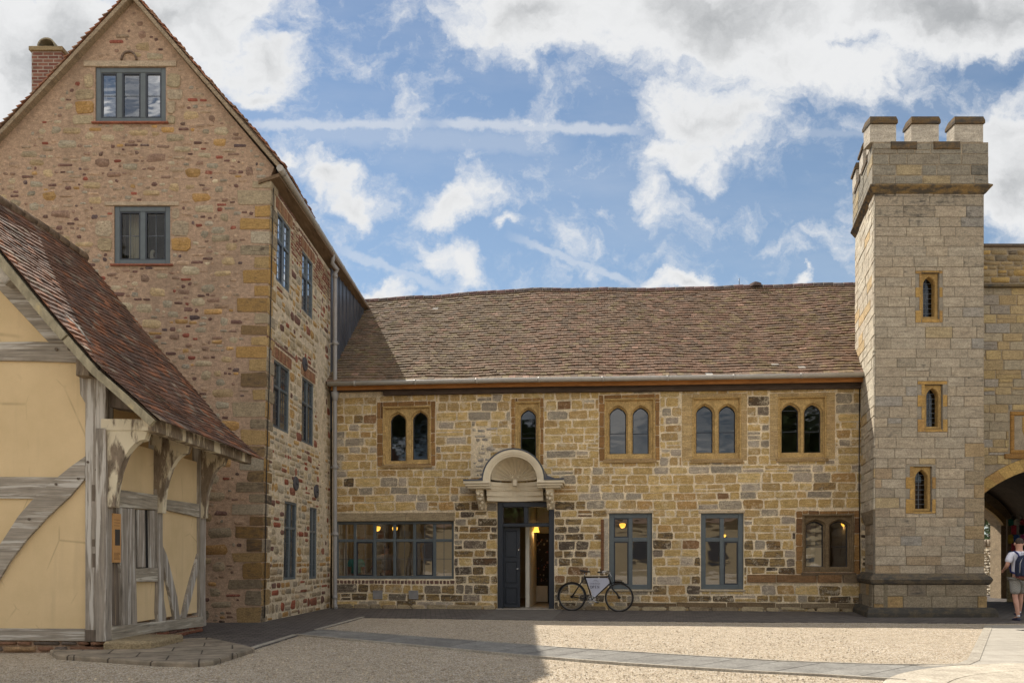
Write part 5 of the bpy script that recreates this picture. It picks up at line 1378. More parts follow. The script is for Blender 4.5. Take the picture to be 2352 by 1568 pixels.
def crenel(k, spans, first=False):
    Mx = faces[k][0]
    for a, b in spans:
        mb = MB(Mx); mb.bbox(a, b, PZ, MZ - .165, -.30, .012, .008, (.46, .42, .36, .05)); mo = mb.build('merlon', MASH, tower)
        cp_ = MB(Mx); e = .018; c = (.17, .11, .05, .7)
        cp_.hexa([(a - e, MZ - .165, -.34), (b + e, MZ - .165, -.34), (b + e, MZ - .165, .05), (a - e, MZ - .165, .05), (a - e, MZ - .10, -.34), (b + e, MZ - .10, -.34), (b + e, MZ - .10, .05), (a - e, MZ - .10, .05)], c)
        cp_.hexa([(a - e, MZ - .10, -.34), (b + e, MZ - .10, -.34), (b + e, MZ - .10, .05), (a - e, MZ - .10, .05), (a + .0, MZ, -.24), (b - .0, MZ, -.24), (b - .0, MZ, .01), (a + .0, MZ, .01)], c)
        cp_.build('coping', MASH, mo)
    for a, b in zip([s[1] for s in spans[:-1]], [s[0] for s in spans[1:]]):
        mb = MB(Mx); mb.bbox(a - .12, b + .12, PZ - .16, PZ + .015, -.32, .035, .02, (.17, .115, .06, .7)); mb.build('sill_stone', MASH, parapet)
def fspan(xs_): return [(faces[0][1](a, 290)[0], faces[0][1](b, 290)[0]) for a, b in xs_]
crenel(0, fspan([(1998, 2058), (2093, 2156), (2192, 2258)]))
L3 = lens[3]; crenel(3, [(0.0, .5), (.95, 1.42), (1.85, L3 - .31)]); L1 = lens[1]; crenel(1, [(.31, .6), (.98, 1.5), (1.9, L1)]); crenel(2, [(.31, .7), (1.1, 1.6)])

# ------------------------------------------------------------------ gatehouse with the arched passage
GTY = 17.4
gate = thing('gatehouse', (12.4, GTY, 0), 'golden stone gatehouse wall with a wide low archway, cut by the right edge', 'building')
def AM(u, z, d): return Vector((u, GTY - d, z))
def ap(x, y): p = at(x, y, GTY); return (p.x, p.z)
def low_arch(cx, hw, zs, h, n=22, zb=-.1):
    pts = [(cx - hw, zb), (cx + hw, zb)]
    for k in range(n + 1):
        x = hw * math.cos(math.pi * k / n); pts.append((cx + x, zs + h * (max(0, 1 - abs(x / hw) ** 1.8)) ** .75))
    return pts
fa = low_arch(12.3, 2.0, 2.3, 1.07)
ztop = ap(0, 568)[1]
plate('wall', [(10.2, -.1), (10.299, -.1)] + [fa[0]] + fa[2:][::-1] + [fa[1], (19, -.1), (19, ztop), (10.2, ztop)] if False else rect(10.2, -.1, 19, ztop), [[(p[0], max(p[1], -.05)) for p in fa]], -.6, 0, AM, MMT, gate)
panq = (ap(2330, 1000)[0], ap(0, 1033)[1], ap(2330, 0)[0] + 1.15, ap(0, 954)[1])
gobs2 = [(panq[0] - .13, panq[1] - .12, panq[2] + .13, panq[3] + .12)]
def ging(u, z):
    x = (u - 12.3) / 2.36
    return z > 2.2 + 1.5 * (max(0, 1 - abs(x) ** 1.9)) ** .7 if abs(x) < 1 else True
zst = ap(0, 656)[1]
gs = MB(AM)
masonry(gs, 10.3, 19, .0, zst - .05, gobs2, (.17, .24), (.25, .6), .010, lambda u, z, w, h: pick([(4, (.36, .275, .155), .45), (3, (.33, .28, .20), .5), (2, (.38, .29, .15), .3), (1.4, (.30, .27, .23), .5)]), .016, .008, .08, .012, inside=ging, split=.2)
masonry(gs, 10.3, 19, zst + .06, ztop - .06, [], (.07, .18), (.12, .45), .016, lambda u, z, w, h: pick([(4, (.30, .23, .13), .5), (3, (.22, .18, .13), .7), (2, (.36, .25, .10), .2)]), .022, .012, .2, .014, True, split=.3)
gs.build('stonework', MS, gate)
cgs = MB(AM); cgs.bbox(10.2, 19, ztop, ztop + .07, -.65, .05, .015, (.16, .12, .09, .6)); cgs.hexa([(10.2, zst - .07, -.1), (19, zst - .07, -.1), (19, zst - .05, .10), (10.2, zst - .05, .10), (10.2, zst + .06, -.1), (19, zst + .06, -.1), (19, zst + .0, .10), (10.2, zst + .0, .10)], (.19, .14, .07, .7)); cgs.build('string_course', MASH, gate)
# arch ring
ar = MB(AM); n = 26; ins, outs = [], []
for k in range(n + 1):
    x = 2.0 * math.cos(math.pi * k / n); z = 2.3 + 1.07 * (max(0, 1 - abs(x / 2) ** 1.8)) ** .75
    ins.append((12.3 + x, z)); xo = 2.34 * math.cos(math.pi * k / n); outs.append((12.3 + xo, 2.25 + 1.42 * (max(0, 1 - abs(xo / 2.34) ** 1.8)) ** .75))
for k in range(n):
    c = pick([(2, (.40, .27, .10), .1), (1, (.34, .21, .08), .25)], .1)
    a, b, c2, d = ins[k], ins[k + 1], outs[k + 1], outs[k]; m = ((a[0] + c2[0]) / 2, (a[1] + c2[1]) / 2); q = [clerp(p, m, .02) for p in (a, b, c2, d)]
    ar.hexa([(*p, -.05) for p in q] + [(*p, .035) for p in q], c)
ar.build('arch_ring', MS, gate)
# passage walls and vault
pv = MB(); n = 22; RB = 24.5
prof0 = low_arch(12.3, 2.02, 2.3, 1.07, n)[1:] + [(10.28, -.1)]
sh_ = .23
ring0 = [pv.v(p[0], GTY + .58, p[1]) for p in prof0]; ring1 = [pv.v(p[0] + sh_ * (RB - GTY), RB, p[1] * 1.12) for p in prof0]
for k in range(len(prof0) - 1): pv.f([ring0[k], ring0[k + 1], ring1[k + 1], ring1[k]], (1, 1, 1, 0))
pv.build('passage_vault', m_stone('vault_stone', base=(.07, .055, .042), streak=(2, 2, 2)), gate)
BM = lambda u, z, d: Vector((u, RB - d, z))
ra = low_arch(13.62, 1.98, 2.34, 1.0)
plate('rear_wall', rect(8.9, -.1, 19, 5.4), [[(p[0], max(p[1], -.05)) for p in ra]], -.55, .0, BM, m_stone('rear_wall_stone', base=(.30, .235, .16), streak=(3, 3, 6)), gate)
ar = MB(BM)
for k in range(22):
    f = lambda k_, r, b, h: (13.62 + r * math.cos(math.pi * k_ / 22), b + h * (max(0, 1 - abs(math.cos(math.pi * k_ / 22)) ** 1.8)) ** .75)
    q = [f(k, 1.98, 2.34, 1.0), f(k + 1, 1.98, 2.34, 1.0), f(k + 1, 2.2, 2.3, 1.24), f(k, 2.2, 2.3, 1.24)]
    ar.hexa([(*p, -.02) for p in q] + [(*p, .12) for p in q], (.36, .25, .12, .2))
ar.build('arch_rib', MS, gate)
rfg = MB(); rfg.box(10.3, 19, GTY + .5, 26, 5.4, 5.5); rfg.box(18.7, 19, GTY + .5, 26, 0, ztop); rfg.box(10.2, 10.28, GTY + .55, 24.4, 0, ztop - .3); rfg.build('wall', MMT, gate)
# carved panel with shield and the visible numerals
pw = MB(AM); rectring(pw, (panq[0] - .10, panq[1] - .09), (panq[2] + .10, panq[3] + .09), .09, -.05, .03, (.30, .165, .05, .2), .015); pw.bbox(panq[0] - .24, panq[2] + .24, panq[1] - .20, panq[1] - .09, -.05, .05, .01, (.27, .15, .05, .3))
pw.box(panq[0] - .01, panq[2] + .01, panq[1], panq[3], -.05, -.02, (.38, .26, .10, .1)); panel = pw.build('carved_panel', MS, gate)
sx = (panq[0] + panq[2]) / 2; zc2 = panq[1]; hs = panq[3] - panq[1]
shp = [(sx - .40, zc2 + hs * .96), (sx + .40, zc2 + hs * .96), (sx + .40, zc2 + hs * .55), (sx + .34, zc2 + hs * .36), (sx + .2, zc2 + hs * .2), (sx, zc2 + hs * .08), (sx - .2, zc2 + hs * .2), (sx - .34, zc2 + hs * .36), (sx - .40, zc2 + hs * .55)]
pw = MB(AM); pw.prism(shp, -.02, .012, (.38, .25, .09, .1), .015); pw.tube([(sx - .2, zc2 + hs * .75, .012), (sx + .2, zc2 + hs * .35, .012)], .03, 6, (.33, .2, .08, .3)); pw.build('shield', MS, panel)
def txt(name, s, size, M, u, z, d, mat, parent, th=.004, align='LEFT', shear=0.0):
    cu = bpy.data.curves.new(name, 'FONT'); cu.body = s; cu.size = size; cu.extrude = th; cu.align_x = align; cu.shear = shear
    o = bpy.data.objects.new('tmp', cu); COL.objects.link(o); bpy.context.view_layer.update()
    me = bpy.data.meshes.new_from_object(o.evaluated_get(bpy.context.evaluated_depsgraph_get())); bpy.data.objects.remove(o)
    for v in me.vertices: v.co = M(u + v.co.x, z + v.co.y, d + v.co.z)
    me.materials.clear(); me.name = name
    return link(name, me, mat, parent)
txt('numerals', '18', .24, AM, panq[0] + .035, zc2 + .03, -.018, m_plain('cut_letter', (.12, .075, .03), .9), panel, .004)
# open timber gate leaf against the passage wall
gl = MB(); gx0, gy0 = 15.05, 22.9
ex = Vector((.62, -.0, 0)); 
def GLM(u, z, d): return Vector((14.38 + u * .95, 22.3 - u * .30 - d, z))
gl.M = GLM
rectring(gl, (0, .02), (1.3, .95), .09, -.03, .03, (.40, .32, .18, .1)); gl.box(.09, 1.21, .1, .9, -.02, .0, (.20, .15, .09, .2)); gl.bbox(.42, .50, .1, .9, -.02, .028, .005, (.40, .32, .18, .1)); gl.bbox(.85, .93, .1, .9, -.02, .028, .005, (.40, .32, .18, .1))
gl.build('gate_panel', MS, gate)

# sunlit boundary wall beyond the passage
bwl = thing('boundary_wall', (16.6, 27.4, 0), 'sunlit rubble wall with a golden block end seen through the archway', 'wall')
BX = 16.42
def WM(u, z, d): return Vector((BX - d, 25.65 + u, z))   # face looks towards -X
w = MB(WM); w.box(0, .55, -.1, 2.55, -.7, 0); w.box(.55, 6, -.1, 1.85, -.55, -.05); w.build('wall', MMS, bwl)
w = MB(WM)
masonry(w, .0, .35, 0, 2.5, [], (.2, .32), (.3, .36), .01, lambda *k: pick([(3, (.48, .36, .22), .1), (1, (.44, .22, .10), .1)]), .03, .01, .1, .012)
masonry(w, .35, .55, 0, 2.5, [], (.2, .3), (.3, .36), .006, lambda *k: pick([(3, (.52, .34, .13), 0)]), .035, .004, .05, .01)
w.build('end_blocks', MS, bwl)
w = MB(lambda u, z, d: WM(u, z, d - .05)); masonry(w, .56, 6, 0, 1.66, [], (.06, .12), (.1, .3), .03, lambda *k: pick([(3, (.50, .45, .37), .1), (1, (.36, .3, .24), .4)]), .06, .02, .4, .02, True)
masonry(w, .56, 6, 1.68, 1.95, [], (.26, .28), (.05, .09), .015, lambda *k: pick([(3, (.50, .45, .37), .1), (1, (.36, .3, .24), .4)]), .06, .01, .3, .02, True)
w.build('rubble', MRUB, bwl)
# ------------------------------------------------------------------ bicycle
RH = Vector((1.459, 18.72, 0)); FH = Vector((2.56, 18.36, 0)); bd = (FH - RH); WB = bd.length; bd.normalize(); bs_ = Vector((bd.y, -bd.x, 0))
bike = thing('bicycle', (2.0, 18.5, 0), 'old black roadster bicycle with a pale OPEN sign in its frame, leaning by the door', 'bicycle')
LEAN = .05
def BK(s, h, w): return RH + bd * s + bs_ * (w - LEAN * h * .6) + Vector((0, 0, h))
def wheel(s, name):
    mb = MB(BK); n = 40
    mb.tube([(s + .332 * math.cos(2 * math.pi * k / n), .35 + .332 * math.sin(2 * math.pi * k / n), 0) for k in range(n)], .019, 8, closed=True)
    w = mb.build(name, MTYRE, bike)
    rm_ = MB(BK); rm_.tube([(s + .308 * math.cos(2 * math.pi * k / n), .35 + .308 * math.sin(2 * math.pi * k / n), 0) for k in range(n)], .010, 6, closed=True); rm_.build('rim', MRIM, w)
    sp = MB(BK)
    for k in range(32):
        a = 2 * math.pi * k / 32; o = .03 * (1 if k % 2 else -1); a2_ = a + (.35 if k % 4 < 2 else -.35)
        sp.tube([(s + .022 * math.cos(a2_), .35 + .022 * math.sin(a2_), o), (s + .30 * math.cos(a), .35 + .30 * math.sin(a), 0)], .0018, 3, cap=False)
    sp.build('spokes', MRIM, w)
    hb = MB(BK); hb.tube([(s, .35, -.06), (s, .35, .06)], .018, 8); hb.tube([(s, .35, -.045), (s, .35, -.035)], .032, 10); hb.tube([(s, .35, .035), (s, .35, .045)], .032, 10); hb.build('hub', MBLK, w)
MTYRE = m_plain('tyre_rubber', (.018, .016, .015), .7); MRIM = m_plain('dull_steel', (.16, .15, .14), .4, .8)
wheel(0, 'wheel'); wheel(WB, 'wheel')
BBp, STt, HTt, HTb = (.50, .29), (.322, .835), (.905, .85), (.955, .70)
fm = MB(BK)
def tb(a, b, r, w0=0, w1=0, mb=None): (mb or fm).tube([(a[0], a[1], w0), (b[0], b[1], w1)], r, 8)
tb(BBp, STt, .016); tb(STt, HTt, .015); tb(HTb, BBp, .017); tb((HTt[0] - .012, HTt[1] + .03), (HTb[0] + .01, HTb[1] - .03), .020)
for s in (-1, 1):
    tb(STt, (0, .35), .009, s * .02, s * .055); tb((.44, .295), (0, .35), .010, s * .03, s * .055)
    fm.tube([(HTb[0] + .01, HTb[1] - .03, s * .03), (HTb[0] + .05, HTb[1] - .16, s * .045), (WB - .07, .46, s * .05), (WB, .35, s * .05)], .011, 6)
fm.tube([(BBp[0], BBp[1], -.04), (BBp[0], BBp[1], .04)], .026, 10)
fm.build('frame', MBLK, bike)
sd = MB(BK); sd.tube([(STt[0] - .02, .83, 0), (.31, .94, 0)], .013, 8)
sd.build('seat_post', MCHROME, bike)
sd = MB(BK)
def ring_(s, h, wd, th): return [(s, h + th * math.sin(a), wd * math.cos(a)) for a in [2 * math.pi * k / 10 for k in range(10)]]
secs = [ring_(.205, .985, .06, .02), ring_(.22, .99, .095, .028), ring_(.27, .975, .09, .028), ring_(.34, .965, .045, .025), ring_(.42, .965, .028, .02), ring_(.455, .955, .018, .016)]
ids = [[sd.v(*p) for p in r] for r in secs]
for a, b in zip(ids[:-1], ids[1:]):
    for k in range(10): sd.f([a[k], a[(k + 1) % 10], b[(k + 1) % 10], b[k]], (1, 1, 1, 0), True)
sd.f(ids[0]); sd.f(ids[-1][::-1])
saddle = sd.build('saddle', m_plain('saddle_leather', (.03, .022, .02), .5), bike)
sg = MB(BK)
for s in (-1, 1): sg.tube([(.24 + .02 * math.cos(k * 1.2), .945 - k * .006, s * .05 + .02 * math.sin(k * 1.2)) for k in range(9)], .004, 4)
sg.build('spring', MCHROME, saddle)
hb = MB(BK); hb.tube([(.898, .87, 0), (.882, .965, 0), (.91, .985, 0)], .012, 8)
hb.tube([(.70, .955, -.27), (.80, .965, -.27), (.90, .975, -.2), (.93, .985, -.05), (.93, .985, .05), (.90, .975, .2), (.80, .965, .27), (.70, .955, .27)], .011, 8)
bars = hb.build('handlebar', MCHROME, bike)
gp_ = MB(BK)
for s in (-1, 1): gp_.tube([(.68, .953, s * .27), (.80, .965, s * .27)], .017, 8)
gp_.build('grip', MBLK, bars)
bl = MB(BK)
for s in (-1, 1): bl.tube([(.72, .925, s * .255), (.84, .935, s * .25), (.92, .95, s * .12)], .005, 5)
bl.tube([(.925, .95, .03), (.965, .86, .02), (.99, .74, .0)], .006, 5); bl.build('brake_rod', MCHROME, bars)
def guard(s, a0, a1, mat, r=.365):
    mb = MB(BK); n = 18; rows = []
    for k in range(n + 1):
        a = a0 + (a1 - a0) * k / n
        rows.append([mb.v(s + (r + dz) * math.cos(a), .35 + (r + dz) * math.sin(a), w) for w, dz in ((-.028, -.012), (-.015, 0), (.015, 0), (.028, -.012))])
    for a, b in zip(rows[:-1], rows[1:]):
        for k in range(3): mb.f([a[k], a[k + 1], b[k + 1], b[k]], (1, 1, 1, 0), True)
    o = mb.build('mudguard', mat, bike)
    return o
gd = guard(0, R(-8), R(195), MBLK); wt = MB(BK)
n = 6; rows = []
for k in range(n + 1): a = R(150) + R(32) * k / n; rows.append([wt.v(.368 * math.cos(a), .35 + .368 * math.sin(a), w) for w in (-.024, .024)])
for a, b in zip(rows[:-1], rows[1:]): wt.f([a[0], a[1], b[1], b[0]])
wt.build('white_tail_patch', m_plain('white_enamel', (.75, .75, .75), .4), gd)
fg = MB(BK); rows = []
for k in range(13): a = R(58) + R(66) * k / 12; rows.append([fg.v(WB - .01 + (.368) * math.cos(a), .36 + .372 * math.sin(a), w) for w in (-.03, .03)])
for a, b in zip(rows[:-1], rows[1:]): fg.f([a[0], a[1], b[1], b[0]])
fg.tube([(WB - .17, .70, 0), (WB + .0, .735, 0), (WB + .12, .70, 0)], .012, 6)
fg.build('mudguard', MBLK, bike)
cr = MB(BK); cr.tube([(BBp[0] + .095 * math.cos(2 * math.pi * k / 24), BBp[1] + .095 * math.sin(2 * math.pi * k / 24), .055) for k in range(24)], .006, 5, closed=True)
cr.tube([(BBp[0] + .05 * math.cos(2 * math.pi * k / 16), BBp[1] + .05 * math.sin(2 * math.pi * k / 16), .055) for k in range(16)], .005, 5, closed=True)
for k in range(5): a = k * 1.257; cr.tube([(BBp[0], BBp[1], .055), (BBp[0] + .095 * math.cos(a), BBp[1] + .095 * math.sin(a), .055)], .006, 5)
ch_ = cr.build('chainwheel', MCHROME, bike)
cr = MB(BK); cr.tube([(BBp[0], BBp[1], .07), (BBp[0] + .155, BBp[1] - .065, .075)], .009, 6); cr.tube([(BBp[0], BBp[1], -.07), (BBp[0] - .155, BBp[1] + .065, -.075)], .009, 6); cr.build('crank', MCHROME, bike)
for s, sx_, sz_ in ((1, .155, -.065), (-1, -.155, .065)):
    cr = MB(BK); c = (BBp[0] + sx_, BBp[1] + sz_); w0, w1 = sorted((s * .08, s * .17)); cr.box(c[0] - .04, c[0] + .04, c[1] - .012, c[1] + .012, w0, w1); cr.build('pedal', MBLK, bike)
cn = MB(BK)
for dz in (.09, -.09): cn.tube([(BBp[0], BBp[1] + dz, .055), (.02, .35 + dz * .35, .055)], .005, 4)
cn.build('chain', MRIM, bike)
sn = MB(BK); pts = [(.352, .808), (.890, .815), (.925, .695), (.575, .355), (.520, .355)]; sn.prism(pts, .018, .024)
sign = sn.build('sign_panel', m_plain('pale_sign', (.46, .47, .55), .6), bike); 
MINK = m_plain('sign_ink', (.035, .03, .06), .7)
lt = MB(BK); x = .452; zb = .565; hh = .062; st_ = .010
def ser(x0, z, w): lt.box(x0, x0 + w, z, z + .005, .024, .0265)
# O P E N in roman capitals
lt.tube([(x + .030 + .026 * math.cos(a), zb + hh / 2 + .028 * math.sin(a), .0255) for a in [2 * math.pi * k / 16 for k in range(16)]], .0055, 5, closed=True)
x += .070; lt.box(x, x + st_, zb, zb + hh, .024, .0265); ser(x - .005, zb, .020); ser(x - .005, zb + hh - .005, .02); lt.tube([(x + .01 + .022 * math.sin(a), zb + hh * .72 + .015 * math.cos(a), .0255) for a in [math.pi * k / 8 for k in range(9)]], .0045, 5)
x += .055; lt.box(x, x + st_, zb, zb + hh, .024, .0265)
for z in (zb, zb + hh * .47, zb + hh - .006): lt.box(x - .004, x + (.036 if z != zb + hh * .47 else .028), z, z + .006, .024, .0265)
x += .058; lt.box(x, x + .006, zb, zb + hh, .024, .0265); lt.box(x + .036, x + .042, zb, zb + hh, .024, .0265); ser(x - .006, zb, .018); ser(x - .006, zb + hh - .005, .014); ser(x + .030, zb + hh - .005, .018)
lt.hexa([(x + .0, zb + hh, .024), (x + .011, zb + hh, .024), (x + .042, zb, .024), (x + .031, zb, .024), (x + .0, zb + hh, .0265), (x + .011, zb + hh, .0265), (x + .042, zb, .0265), (x + .031, zb, .0265)])
lt.build('lettering', MINK, sign)
txt('script_lettering', 'Castle House', .046, BK, .445, .665, .0255, MINK, sign, .0012, shear=.25)
em = MB(BK); em.tube([(.585 + .045 * math.cos(a), .725 + .045 * math.sin(a), .025) for a in [math.pi * k / 10 for k in range(11)]], .002, 4); em.tube([(.585 + .018 * math.cos(a), .74 + .018 * math.sin(a), .025) for a in [2 * math.pi * k / 10 for k in range(10)]], .002, 4, closed=True)
for s in (-1, 1): em.tube([(.585 + s * .05, .725, .025), (.585 + s * .085, .722, .025)], .002, 4)
em.build('emblem', MINK, sign)

# ------------------------------------------------------------------ people
def skin_mesh(name, verts, edges, radii, mat, parent, M, sub=2, root=0):
    me = bpy.data.meshes.new(name); me.from_pydata([tuple(v) for v in verts], edges, []); o = bpy.data.objects.new('tmp', me); COL.objects.link(o)
    md = o.modifiers.new('s', 'SKIN'); sv = me.skin_vertices[0].data
    for i, r in enumerate(radii): sv[i].radius = (r, r) if not isinstance(r, tuple) else r
    sv[root].use_root = True; md.use_smooth_shade = True; md.branch_smoothing = .6
    sb = o.modifiers.new('b', 'SUBSURF'); sb.levels = sub; sb.render_levels = sub
    bpy.context.view_layer.update()
    m2 = bpy.data.meshes.new_from_object(o.evaluated_get(bpy.context.evaluated_depsgraph_get())); bpy.data.objects.remove(o)
    for v in m2.vertices: v.co = M @ v.co
    for p in m2.polygons: p.use_smooth = True
    m2.name = name; m2.materials.clear()
    return link(name, m2, mat, parent)
MSKIN = m_plain('skin', (.50, .27, .19), .55, bs=.05)
def person(loc, facing, hgt, label, shirt, lower, hair, pose, shorts=True, group=None, shoe=(.03, .03, .06), socks=True):
    """local frame: +Y is the way the person faces, x to their right"""
    root = thing('person', loc, label, 'person', group); k = hgt / 1.72
    M = Matrix.Translation(loc) @ Matrix.Rotation(facing, 4, 'Z') @ Matrix.Scale(k, 4)
    J = dict(pel=(0, 0, .93), wai=(0, .0, 1.08), che=(0, .01, 1.27), shm=(0, -.005, 1.40), nek=(0, .005, 1.47), he0=(0, .015, 1.545), he1=(0, .02, 1.635),
             sl=(-.175, -.005, 1.385), sr=(.175, -.005, 1.385), el=(-.235, -.03, 1.12), er=(.235, -.03, 1.12), wl=(-.24, .03, .88), wr=(.24, .03, .88),
             hl=(-.09, 0, .90), hr=(.09, 0, .90), kl=(-.10, .03, .50), kr=(.10, .03, .50), al=(-.10, -.02, .09), ar=(.10, -.02, .09))
    J.update(pose)
    V, E, Rr = [], [], []; id_ = {}
    def add(n, p, r, frm=None):
        id_[n] = len(V); V.append(Vector(p)); Rr.append(r)
        if frm: E.append((id_[frm], id_[n]))
    add('pel', J['pel'], (.145, .105)); add('wai', J['wai'], (.135, .10), 'pel'); add('che', J['che'], (.155, .11), 'wai'); add('shm', J['shm'], (.11, .075), 'che')
    add('nek', J['nek'], .055, 'shm'); add('he0', J['he0'], (.068, .078), 'nek'); add('he1', J['he1'], (.080, .092), 'he0'); h1 = Vector(J['he1']); add('he2', h1 + Vector((0, -.005, .05)), (.066, .075), 'he1')
    for s in 'lr':
        sg_ = -1 if s == 'l' else 1
        add('s' + s, J['s' + s], .062, 'shm'); add('e' + s, J['e' + s], .042, 's' + s); add('w' + s, J['w' + s], .028, 'e' + s)
        d = (Vector(J['w' + s]) - Vector(J['e' + s])).normalized(); side_ = Vector((0, 1, 0)) if abs(d.y) < .8 else Vector((0, 0, 1)); side_ = (side_ - d * side_.dot(d)).normalized(); out = d.cross(side_)
        p = Vector(J['w' + s]) + d * .06; add('p' + s, p, (.036, .02), 'w' + s)
        for i, (o_, L) in enumerate(((.027, .072), (.009, .082), (-.009, .076), (-.026, .060))):
            a = p + d * .035 + side_ * o_; add(f'f{i}{s}', a, .0095, 'p' + s); add(f'g{i}{s}', a + d * L * .5 + out * .006 * sg_, .0085, f'f{i}{s}'); add(f'h{i}{s}', a + d * L * .92 + out * .018 * sg_, .0075, f'g{i}{s}')
        a = Vector(J['w' + s]) + d * .03 + side_ * .035; add('t' + s, a, .0105, 'w' + s); add('u' + s, a + d * .045 + side_ * .018, .009, 't' + s)
        add('h' + s, J['h' + s], .088, 'pel'); add('k' + s, J['k' + s], .056, 'h' + s)
        kk, aa = Vector(J['k' + s]), Vector(J['a' + s]); add('c' + s, kk.lerp(aa, .3) + Vector((0, -.015, 0)), .054, 'k' + s); add('a' + s, aa, .034, 'c' + s)
        fd = pose.get('f' + s, Vector((0, 1, -.12))); add('b' + s, aa + Vector(fd) * .10 + Vector((0, 0, -.035)), (.036, .026), 'a' + s); add('q' + s, aa + Vector(fd) * .17 + Vector((0, 0, -.04)), (.032, .02), 'b' + s)
    body = skin_mesh('body', V, E, Rr, MSKIN, root, M, 1)
    def pts(a): return Vector(J[a])
    # face and ears
    fc = MB(lambda a, b, c: M @ Vector((a, b, c))); h = h1
    for s in (-1, 1): fc.lathe([(.004, -.03), (.016, -.02), (.018, .0), (.012, .022), (.003, .028)], (h.x + s * .083, h.y - .005, h.z - .03), 8)
    fc.hexa([(h.x - .012, h.y + .085, h.z - .05), (h.x + .012, h.y + .085, h.z - .05), (h.x + .010, h.y + .115, h.z - .05), (h.x - .010, h.y + .115, h.z - .05), (h.x - .006, h.y + .085, h.z - .005), (h.x + .006, h.y + .085, h.z - .005), (h.x + .004, h.y + .095, h.z - .005), (h.x - .004, h.y + .095, h.z - .005)])
    fc.build('ears_and_nose', MSKIN, body)
    ey = MB(lambda a, b, c: M @ Vector((a, b, c)))
    for s in (-1, 1): ey.box(h.x + s * .033 - .011, h.x + s * .033 + .011, h.y + .082, h.y + .092, h.z - .012, h.z - .003)
    ey.box(h.x - .022, h.x + .022, h.y + .085, h.y + .094, h.z - .082, h.z - .076); ey.build('eyes_and_mouth', m_plain('dark_feature', (.06, .03, .03), .5), body)
    hr2 = skin_mesh('hair', [h + Vector((0, -.022, -.055)), h + Vector((0, -.022, .0)), h + Vector((0, -.012, .055)), h + Vector((0, .03, .07))], [(0, 1), (1, 2), (2, 3)], [(.066, .055), (.090, .083), (.078, .078), (.045, .04)], hair, root, M, 2)
    # shirt with sleeves
    Vs = [pts('pel') + Vector((0, 0, .02)), pts('wai'), pts('che'), pts('shm') + Vector((0, 0, -.01)), pts('nek') + Vector((0, -.005, -.02)), pts('sl'), pts('sl').lerp(pts('el'), .78), pts('sr'), pts('sr').lerp(pts('er'), .78)]
    skin_mesh('shirt', Vs, [(0, 1), (1, 2), (2, 3), (3, 4), (3, 5), (5, 6), (3, 7), (7, 8)], [(.175, .135), (.165, .128), (.178, .132), (.130, .092), (.065, .062), .082, .074, .082, .074], shirt, root, M, 2)
    f = .82 if shorts else None
    Vl = [pts('pel') + Vector((0, 0, .03))]; El = []; Rl = [(.168, .128)]
    for s in 'lr':
        n0 = len(Vl); Vl.append(pts('h' + s) + Vector((0, 0, -.06))); Rl.append(.112)
        if shorts: Vl.append(pts('h' + s).lerp(pts('k' + s), .92)); Rl.append(.098); El += [(0, n0), (n0, n0 + 1)]
        else: Vl += [pts('k' + s), pts('a' + s) + Vector((0, 0, .02))]; Rl += [.078, .062]; El += [(0, n0), (n0, n0 + 1), (n0 + 1, n0 + 2)]
    skin_mesh('shorts' if shorts else 'trousers', Vl, El, Rl, lower, root, M, 2)
    for s in 'lr':
        aa = pts('a' + s); fd = Vector(pose.get('f' + s, Vector((0, 1, -.12))))
        skin_mesh('shoe', [aa + Vector((0, -.03, -.05)) - fd * .02, aa + fd * .08 + Vector((0, 0, -.05)), aa + fd * .185 + Vector((0, 0, -.048))], [(0, 1), (1, 2)], [(.04, .045), (.045, .034), (.04, .028)], m_plain('shoe_cloth', shoe, .6), root, M, 2)
        if socks: skin_mesh('sock', [aa + Vector((0, 0, -.01)), aa + Vector((0, 0, .045))], [(0, 1)], [.044, .042], m_plain('white_sock', (.7, .7, .7), .9), root, M, 1)
    return root, M, J
def m_check(name):
    m, g, b, co = principled(name); t = g.node('ShaderNodeTexChecker'); g.put(t.inputs['Vector'], co); t.inputs['Scale'].default_value = 55
    t.inputs['Color1'].default_value = (.22, .21, .19, 1); t.inputs['Color2'].default_value = (.34, .33, .30, 1); g.put(b.inputs['Base Color'], t.outputs[0]); b.inputs['Roughness'].default_value = .9; return m
mp = at(2342, 1425, 15.8)
man, MM, JJ = person((mp.x, 15.8, .0), R(-4), 1.70, 'man walking away with a navy backpack, white polo shirt and grey checked shorts', m_plain('white_polo', (.66, .66, .74), .85, bs=.3), m_check('checked_cloth'), m_plain('brown_hair', (.045, .028, .02), .7, bs=.5),
    dict(hl=(-.085, 0, .90), al=(-.06, -.06, .09), kl=(-.085, .02, .50), kr=(.09, .14, .53), ar=(.085, .16, .16), fl=(0, 1, -.1), fr=(.05, 1, .1), el=(-.275, -.04, 1.14), wl=(-.20, .20, 1.06), er=(.275, -.04, 1.14), wr=(.20, .20, 1.06), he1=(0, .03, 1.63)))
bpk = MB(lambda a, b, c: MM @ Vector((a, b, c)))
prof = [(-.155, .93), (-.165, 1.05), (-.155, 1.24), (-.10, 1.34), (.0, 1.37), (.10, 1.34), (.155, 1.24), (.165, 1.05), (.155, .93)]
bpk2 = MB(lambda a, b, c: MM @ Vector((a, -c, b))); bpk2.prism(prof, .12, .27, bev=.035)
bag = bpk2.build('backpack', m_plain('navy_cloth', (.018, .024, .055), .8, bs=.3), None)
tag(bag, 'navy backpack with pale piping worn on the walking man\'s back', 'backpack')
